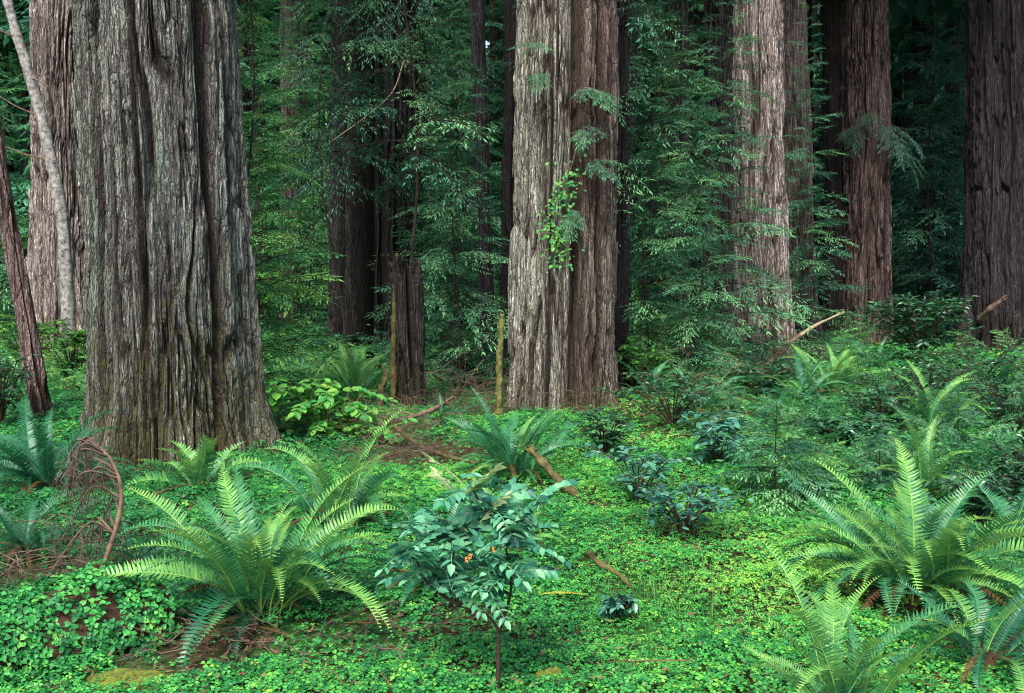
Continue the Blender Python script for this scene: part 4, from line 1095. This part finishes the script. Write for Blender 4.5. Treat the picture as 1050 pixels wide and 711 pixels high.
stick('leaning_branch', 'dark branch with a pale tip leaning across the smooth grey redwood', [at_depth(770, 388, 17.0) * [1, 1, 0] + [0, 0, .15], at_depth(800, 362, 17.3), at_depth(818, 345, 17.6)], .055, .045, 'twig', 'branch', .2, 8, 0, 9)
stick('leaning_branch', 'pale dry branch rising toward the red-brown redwood from the dark one', [at_depth(814, 348, 17.6), at_depth(838, 333, 18.2), at_depth(866, 320, 18.8)], .035, .018, 'dry', 'branch', .2, 7, 0, 10)
stick('broken_branch', 'orange-brown broken branch stub on the dark purple-brown redwood', [at_depth(1004, 330, 24.6), at_depth(1014, 318, 24.2), at_depth(1030, 306, 24.0)], .09, .06, 'twig_red', 'branch', .2, 8, 0, 11)
stick('fallen_branch', 'short mossy branch by the bright yellow-green fern clump', [gp(860, 428, .05), gp(872, 424, .16), at_depth(884, 410, gp(870, 424)[1])], .02, .012, 'mossy', 'branch', .3, 7, 1, 12)
stick('fallen_branch', 'thin brown stick lying below the base of the massive trunk', [gp(152, 518, .06), gp(180, 510, .08), gp(212, 502, .07)], .02, .014, 'mossy_brown', 'branch', .3, 7, 0, 13)
stick('hanging_branch', 'pale bare curving branch hanging in front of the hollow tree', [at_depth(415, 60, 17.0), at_depth(402, 95, 16.9), at_depth(372, 122, 16.8), at_depth(340, 145, 16.8)], .012, .006, 'dry', 'branch', .2, 6, 0, 14)
stick('fallen_branch', 'low pale stick beside the leaning dark branch', [gp(808, 400, .12), gp(830, 399, .13), gp(838, 400, .12)], .02, .015, 'twig_red', 'branch', .2, 6, 0, 15)

def twig_pile(name, label, px, py, w, n, lmin, lmax, hmax, mat, seed, droop=.6, hang=0):
    g = ground(px, py); r = np.random.default_rng(seed); mb = MB()
    for k in range(n):
        a = r.uniform(0, 2 * PI); l = r.uniform(lmin, lmax)
        p = np.array([r.normal(0, w), r.normal(0, w * .8), 0]); p[2] = float(terrain(g[0] + p[0], g[1] + p[1])) - g[2] + abs(r.normal(0, hmax * .5)) + .02
        d = np.array([math.cos(a), math.sin(a), r.normal(0, .3)])
        e = p + d * l; e[2] = max(e[2], .0)
        st = np.array([p + (e - p) * f + r.normal(0, .035, 3) * l + [0, 0, .05 * l * math.sin(f * PI)] for f in (0, .3, .55, .8, 1)])
        rr = r.uniform(.002, .0055)
        tube(mb, st, np.linspace(rr, .001, len(st)), 4, .5)
        for j in range(3):
            i = r.integers(1, len(st) - 1); d2 = norm(d + r.normal(0, .7, 3)) * l * r.uniform(.15, .4)
            tube(mb, np.array([st[i], st[i] + d2 * .6 + r.normal(0, .01, 3), st[i] + d2 + [0, 0, -.01]]), [rr * .6, rr * .4, .0008], 3, .5)
        for j in range(hang):
            i = r.integers(1, len(st)); q = st[i]; hl = r.uniform(.08, .3)
            q2 = q + [r.normal(0, .05), r.normal(0, .05), -min(hl, max(q[2] - .01, .03))]
            tube(mb, np.array([q, (q + q2) / 2 + r.normal(0, .015, 3), q2]), [.002, .0016, .001], 3, .5)
    o = mb.build(name, M[mat]); o.location = g
    return tag(o, label, 'twigs', kind='stuff')
twig_pile('dead_twigs', 'reddish dead twigs heaped by the slender straight trunk', 488, 426, .45, 90, .3, .8, .6, 'twig_red', 31, hang=6)
twig_pile('dead_twigs', 'rusty dead twigs hanging off the mossy fallen branch', 412, 474, .30, 60, .15, .5, .35, 'twig_red', 32, hang=8)
twig_pile('dead_twigs', 'pale twig litter between the snag and the broad-leaved plant', 385, 440, .55, 90, .2, .8, .22, 'twig', 33)
twig_pile('dead_twigs', 'brown twig tangle under the hemlock boughs', 712, 418, .7, 60, .3, .9, .6, 'twig', 34)
twig_pile('dead_twigs', 'dark brown twigs on bare soil below the largest fern', 330, 660, .35, 36, .1, .4, .06, 'twig_red', 35)
twig_pile('dead_twigs', 'brown twigs beneath the sorrel-covered log', 190, 668, .20, 36, .08, .3, .10, 'twig_red', 36)
twig_pile('dead_twigs', 'scattered brown twigs below the dark shrub', 640, 455, .5, 50, .1, .4, .05, 'twig_red', 37)

# arching dead brown branch with hanging twiglets
def dead_branch():
    g = ground(92, 612); Y = g[1]
    t = thing('dead_branch', 'arching dead brown branch with hanging twigs before the massive trunk', 'branch', g)
    def w(px, py, dy=0): return at_depth(px, py, Y + dy) - g
    r = np.random.default_rng(3)
    main = curve([w(92, 606) * [1, 1, 0] + [0, 0, -.03], w(108, 575), w(122, 530, .05), w(124, 500, .1), w(114, 472, .15), w(98, 458, .2)], 10)
    mb = MB(); tube(mb, main, np.linspace(.017, .009, len(main)), 7, .5, .2, 2); mb.build('stem', M['twig'], t, True)
    mb = MB()
    for k in range(22):
        i = r.integers(14, len(main)); p = main[i]
        a = r.uniform(PI * .75, PI * 1.25); l = r.uniform(.15, .42)
        st = curve([p, p + [math.cos(a) * l * .5, math.sin(a) * l * .5 + r.normal(0, .05), .06], p + [math.cos(a) * l, math.sin(a) * l + r.normal(0, .1), -r.uniform(.06, .28)]], 6)
        tube(mb, st, np.linspace(.008, .0025, len(st)), 4, .5)
        for j in range(7):
            q = st[r.integers(3, len(st))]; hl = r.uniform(.05, .28)
            tube(mb, np.array([q, q + [r.normal(0, .03), r.normal(0, .03), -hl * .5], q + [r.normal(0, .05), r.normal(0, .05), -min(hl, max(q[2], .05))]]), [.0026, .002, .001], 3, .5)
    mb.build('twigs', M['twig_red'], t)
dead_branch()
twig_pile('dead_twigs', 'dark twigs under the arching dead branch', 62, 590, .22, 34, .15, .5, .25, 'twig_red', 38, hang=5)

# dying fronds lying on the carpet
def lying(px, py, az, L, mat, name, label, seed, cat='fern frond'):
    g = gp(px, py, .07)
    me = frond_mesh(seed, .12, .3, M[mat], pairs=30, wmax=.085, dih=.1, name=name)
    o = link(name, me, None, g, (0, 0, az), L); tag(o, label, cat)
lying(552, 622, -.05, .30, 'fern_yellow', 'fallen_frond', 'yellow dying frond on the sorrel beside the holly-leaved shrub', 801)
lying(588, 490, -.75, .42, 'fern_rust', 'fallen_frond', 'orange-brown dead frond next to the stubby mossy log', 802)
lying(1040, 480, 3.0, .5, 'fern_rust', 'fallen_frond', 'orange-brown frond by the low sapling at the frame edge', 803)

for k, (px, py, az, L) in enumerate([(425, 474, .3, .45), (398, 462, 2.4, .4), (352, 652, -.3, .38), (205, 662, .9, .36), (470, 452, 1.9, .5), (655, 452, .5, .4), (300, 668, 2.6, .3)]):
    lying(px, py, az, L, 'fern_dead', 'fallen_frond', ['brown dead frond under the mossy fallen branch', 'brown dead frond between the two fallen branches', 'brown dead frond on the soil right of the largest fern',
        'brown dead frond at the rotten end of the sorrel-covered log', 'brown dead frond among the reddish dead twigs', 'brown dead frond below the shrub at the red foot of the tan redwood', 'brown dead frond directly below the largest fern'][k], 810 + k)

# sorrel-covered log mound
def covered_log():
    a, b = ground(-190, 735), ground(165, 640)
    a[1] += .05
    c = (a + b) / 2; d = b - a; L = np.linalg.norm(d); yaw = math.atan2(d[1], d[0])
    t = thing('fallen_log', 'fallen log blanketed in sorrel with a dark rotten broken end', 'log', (c[0], c[1], float(terrain(c[0], c[1]))), yaw)
    R = .23
    p = np.stack([np.linspace(-L / 2, L / 2, 40), 0 * np.linspace(0, 1, 40), .06 + 0 * np.linspace(0, 1, 40)], -1)
    mb = MB(); tube(mb, p, R + .035 * np.sin(np.linspace(0, 11, 40)), 36, .5, .08, 9); mb.build('log_body', M['rotten'], t, True)
    r = np.random.default_rng(12); n = 2300
    x = r.uniform(-L / 2, L / 2 - .04, n); th = r.uniform(-1.75, 1.45, n)
    k = vnoise(x * 5, th * 3, 0 * x, 71) > -.85
    x, th = x[k], th[k]; n = len(x)
    nrm = np.stack([0 * x, np.sin(th), np.cos(th)], -1)
    P = np.stack([x, 0 * x, .06 + 0 * x], -1) + nrm * (R + .035 * np.sin((x / L + .5) * 11) + .05 * vnoise(x * 6, th * 2, 0 * x, 72) + r.uniform(.02, .085, n))[:, None]
    mb = MB(); leaves_on(mb, P, r.uniform(.018, .036, n), r, np.clip(r.normal(.42, .3, n), 0, 1), .35, nrm * .8 + [0, 0, .3])
    tag(mb.build('leaf_cover', M['sorrel_deep'], t), kind='stuff')
covered_log()
def moss_rock(px, py, sx, sy, sz, label, seed):
    g = ground(px, py); n, m = 28, 18
    th = np.arange(n) / n * 2 * PI; ph = np.linspace(-.3, PI / 2, m)
    Pp, T = np.meshgrid(ph, th, indexing='ij')
    rr = 1 + .25 * vnoise(np.cos(T) * np.cos(Pp) * 2 + seed, np.sin(T) * np.cos(Pp) * 2, np.sin(Pp) * 2, seed) + .07 * vnoise(np.cos(T) * 9, np.sin(T) * 9, Pp * 9, seed)
    V = np.stack([np.cos(T) * np.cos(Pp) * rr * sx, np.sin(T) * np.cos(Pp) * rr * sy, np.sin(Pp) * rr * sz], -1)
    i, j = np.meshgrid(np.arange(m - 1), np.arange(n), indexing='ij'); j2 = (j + 1) % n
    q = np.stack([i * n + j, i * n + j2, (i + 1) * n + j2, (i + 1) * n + j], -1).reshape(-1, 4)
    o = MB().add(V, q).build('mossy_rock', M['moss'], None, True); o.location = g
    tag(o, label, 'rock')
moss_rock(565, 697, .07, .05, .055, 'small yellow-mossed stone beside the stem of the holly-leaved shrub', 1)
moss_rock(140, 703, .22, .10, .07, 'flat yellow-mossed stone at the rotten end of the sorrel-covered log', 2)

# a few grass blades in the open sorrel
def grass():
    r = np.random.default_rng(14); n = 420
    g = ground(672, 615); x = g[0] + r.normal(0, .28, n); y = g[1] + r.normal(0, .55, n)
    P = np.stack([x, y, terrain(x, y)], -1); a = r.uniform(0, 2 * PI, n); h = np.stack([np.cos(a), np.sin(a), 0 * a], -1)
    up = norm(np.stack([r.normal(0, .25, n), r.normal(0, .25, n), np.ones(n)], -1)); l = r.uniform(.10, .26, n)[:, None]
    tv = [(-.5, 0, 0), (.5, 0, 0), (.4, .2, .5), (-.4, .2, .5), (0, .6, 1.0)]
    mb = MB(); scatter(mb, tv, [(0, 1, 2, 3)], [(3, 2, 4)], P, h * .004, norm(np.cross(up, h)) * l * .5, up * l, np.clip(r.normal(.5, .2, n), 0, 1))
    tag(mb.build('grass', M['grass']), 'thin grass blades standing in the open sorrel', 'grass', kind='stuff')
grass()

for (px, py, rad, keep) in [(200, 668, .40, .12), (335, 655, .42, .25), (430, 465, .75, .12), (395, 440, .7, .3), (645, 448, .9, .35), (700, 430, 1.0, .2), (488, 425, .6, .1),
                            (540, 505, .35, .3), (60, 590, .35, .15), (480, 640, .25, .45), (940, 622, .4, .2), (800, 512, .35, .5), (180, 520, .3, .5)]:
    g = ground(px, py); LITTER_SPOTS.append((g[0], g[1], rad, keep))
for key, ex in (('T1', .55), ('T9', .4), ('T6', .5), ('T13', .4), ('T16', .4), ('T19', .5)):
    LITTER_SPOTS.append((TREES[key][0], TREES[key][1], TREES[key][3] + ex, .5))
carpet()
def litter():
    r = np.random.default_rng(41); mb = MB()
    n = 9000                       # needles and flakes shed over the whole carpet
    y = 2.3 + 12 * r.random(n) ** 1.2; x = r.uniform(-1, 1, n) * (.58 * y + .6)
    k = vnoise(x * .9, y * .9, 0 * x, 43) > -.1 + r.normal(0, .3, n); x, y = x[k], y[k]; n = len(x)
    P = np.stack([x, y, terrain(x, y) + r.uniform(.03, .10, n)], -1)
    b = r.uniform(0, 2 * PI, n); X = norm(np.stack([np.cos(b), np.sin(b), r.normal(0, .3, n)], -1)); U = np.array([[0, 0, 1.]]) + r.normal(0, .3, (n, 3)); Yv = norm(np.cross(U, X)); Z = np.cross(X, Yv)
    l = r.uniform(.012, .06, n)[:, None]
    scatter(mb, *DIAM, P, X * l, Yv * l * .3, Z * l, np.clip(r.normal(.6, .25, n), 0, 1))
    for k in range(130):
        y0 = 2.6 + 11 * r.random(); x0 = r.uniform(-1, 1) * (.55 * y0 + .3); a = r.uniform(0, PI); l = r.uniform(.08, .4)
        p = np.array([x0, y0, float(terrain(x0, y0)) + r.uniform(.04, .10)]); d = np.array([math.cos(a), math.sin(a), r.normal(0, .12)])
        q = p + d * l; m = p + d * l * .55 + r.normal(0, .012, 3)
        tube(mb, np.array([p, m, q]), [.004, .003, .0015], 4, .7)
        d2 = norm(d + r.normal(0, .5, 3)); tube(mb, np.array([m, m + d2 * l * .35]), [.0025, .001], 3, .7)
    for (tx, ty, rad, keep) in LITTER_SPOTS:
        n = int(rad * rad * 900)
        a = r.uniform(0, 2 * PI, n); q = rad * np.sqrt(r.random(n)) * 1.1
        x, y = tx + np.cos(a) * q, ty + np.sin(a) * q
        P = np.stack([x, y, terrain(x, y) + r.uniform(.004, .03, n)], -1)
        b = r.uniform(0, 2 * PI, n); X = norm(np.stack([np.cos(b), np.sin(b), r.normal(0, .25, n)], -1)); U = np.array([[0, 0, 1.]]) + r.normal(0, .3, (n, 3)); Yv = norm(np.cross(U, X)); Z = np.cross(X, Yv)
        l = r.uniform(.03, .09, n)[:, None]
        scatter(mb, *DIAM, P, X * l, Yv * l * .25, Z * l, np.clip(r.normal(.5, .25, n), 0, 1))
    tag(mb.build('needle_litter', M['litter']), 'brown dry needles and leaf litter on the bare soil', 'litter', kind='stuff')
litter()

# ------------------------------------------------------------------ light, sky, camera
sun_dir = Vector((-0.17, -0.66, 0.95)).normalized()
w = bpy.data.worlds.new("World"); scene.world = w; w.use_nodes = True
nt = w.node_tree; bg = nt.nodes['Background']
sky = nt.nodes.new('ShaderNodeTexSky'); sky.sky_type = 'NISHITA'; sky.sun_disc = False
sky.sun_elevation = math.asin(sun_dir.z); sky.sun_rotation = math.atan2(sun_dir.x, sun_dir.y)
sky.air_density = 1.0; sky.dust_density = 3.0; sky.ozone_density = 1.0
nt.links.new(sky.outputs[0], bg.inputs['Color']); bg.inputs['Strength'].default_value = 0.09
ld = bpy.data.lights.new('sun', 'SUN'); ld.energy = 1.5; ld.angle = math.radians(20); ld.color = (1.0, 0.97, 0.92)
lo = bpy.data.objects.new('sun', ld); COL.objects.link(lo); lo.rotation_euler = (-sun_dir).to_track_quat('-Z', 'Y').to_euler(); lo.location = (-5, -6, 12)

cd = bpy.data.cameras.new('camera'); cd.sensor_width = 36; cd.lens = 36 * F_PX / 1050.0; cd.clip_end = 1500; cd.clip_start = .05
co = bpy.data.objects.new('camera', cd); COL.objects.link(co); co.location = (0, 0, H_CAM); co.rotation_euler = (PI / 2 - PITCH, 0, 0)
scene.camera = co
scene.view_settings.view_transform = 'Standard'; scene.view_settings.look = 'None'
scene.view_settings.exposure = 2.05; scene.view_settings.gamma = 1.0
scene.cycles.filter_width = 1.1
scene.cycles.max_bounces = 6; scene.cycles.diffuse_bounces = 3; scene.cycles.glossy_bounces = 2; scene.cycles.transmission_bounces = 3
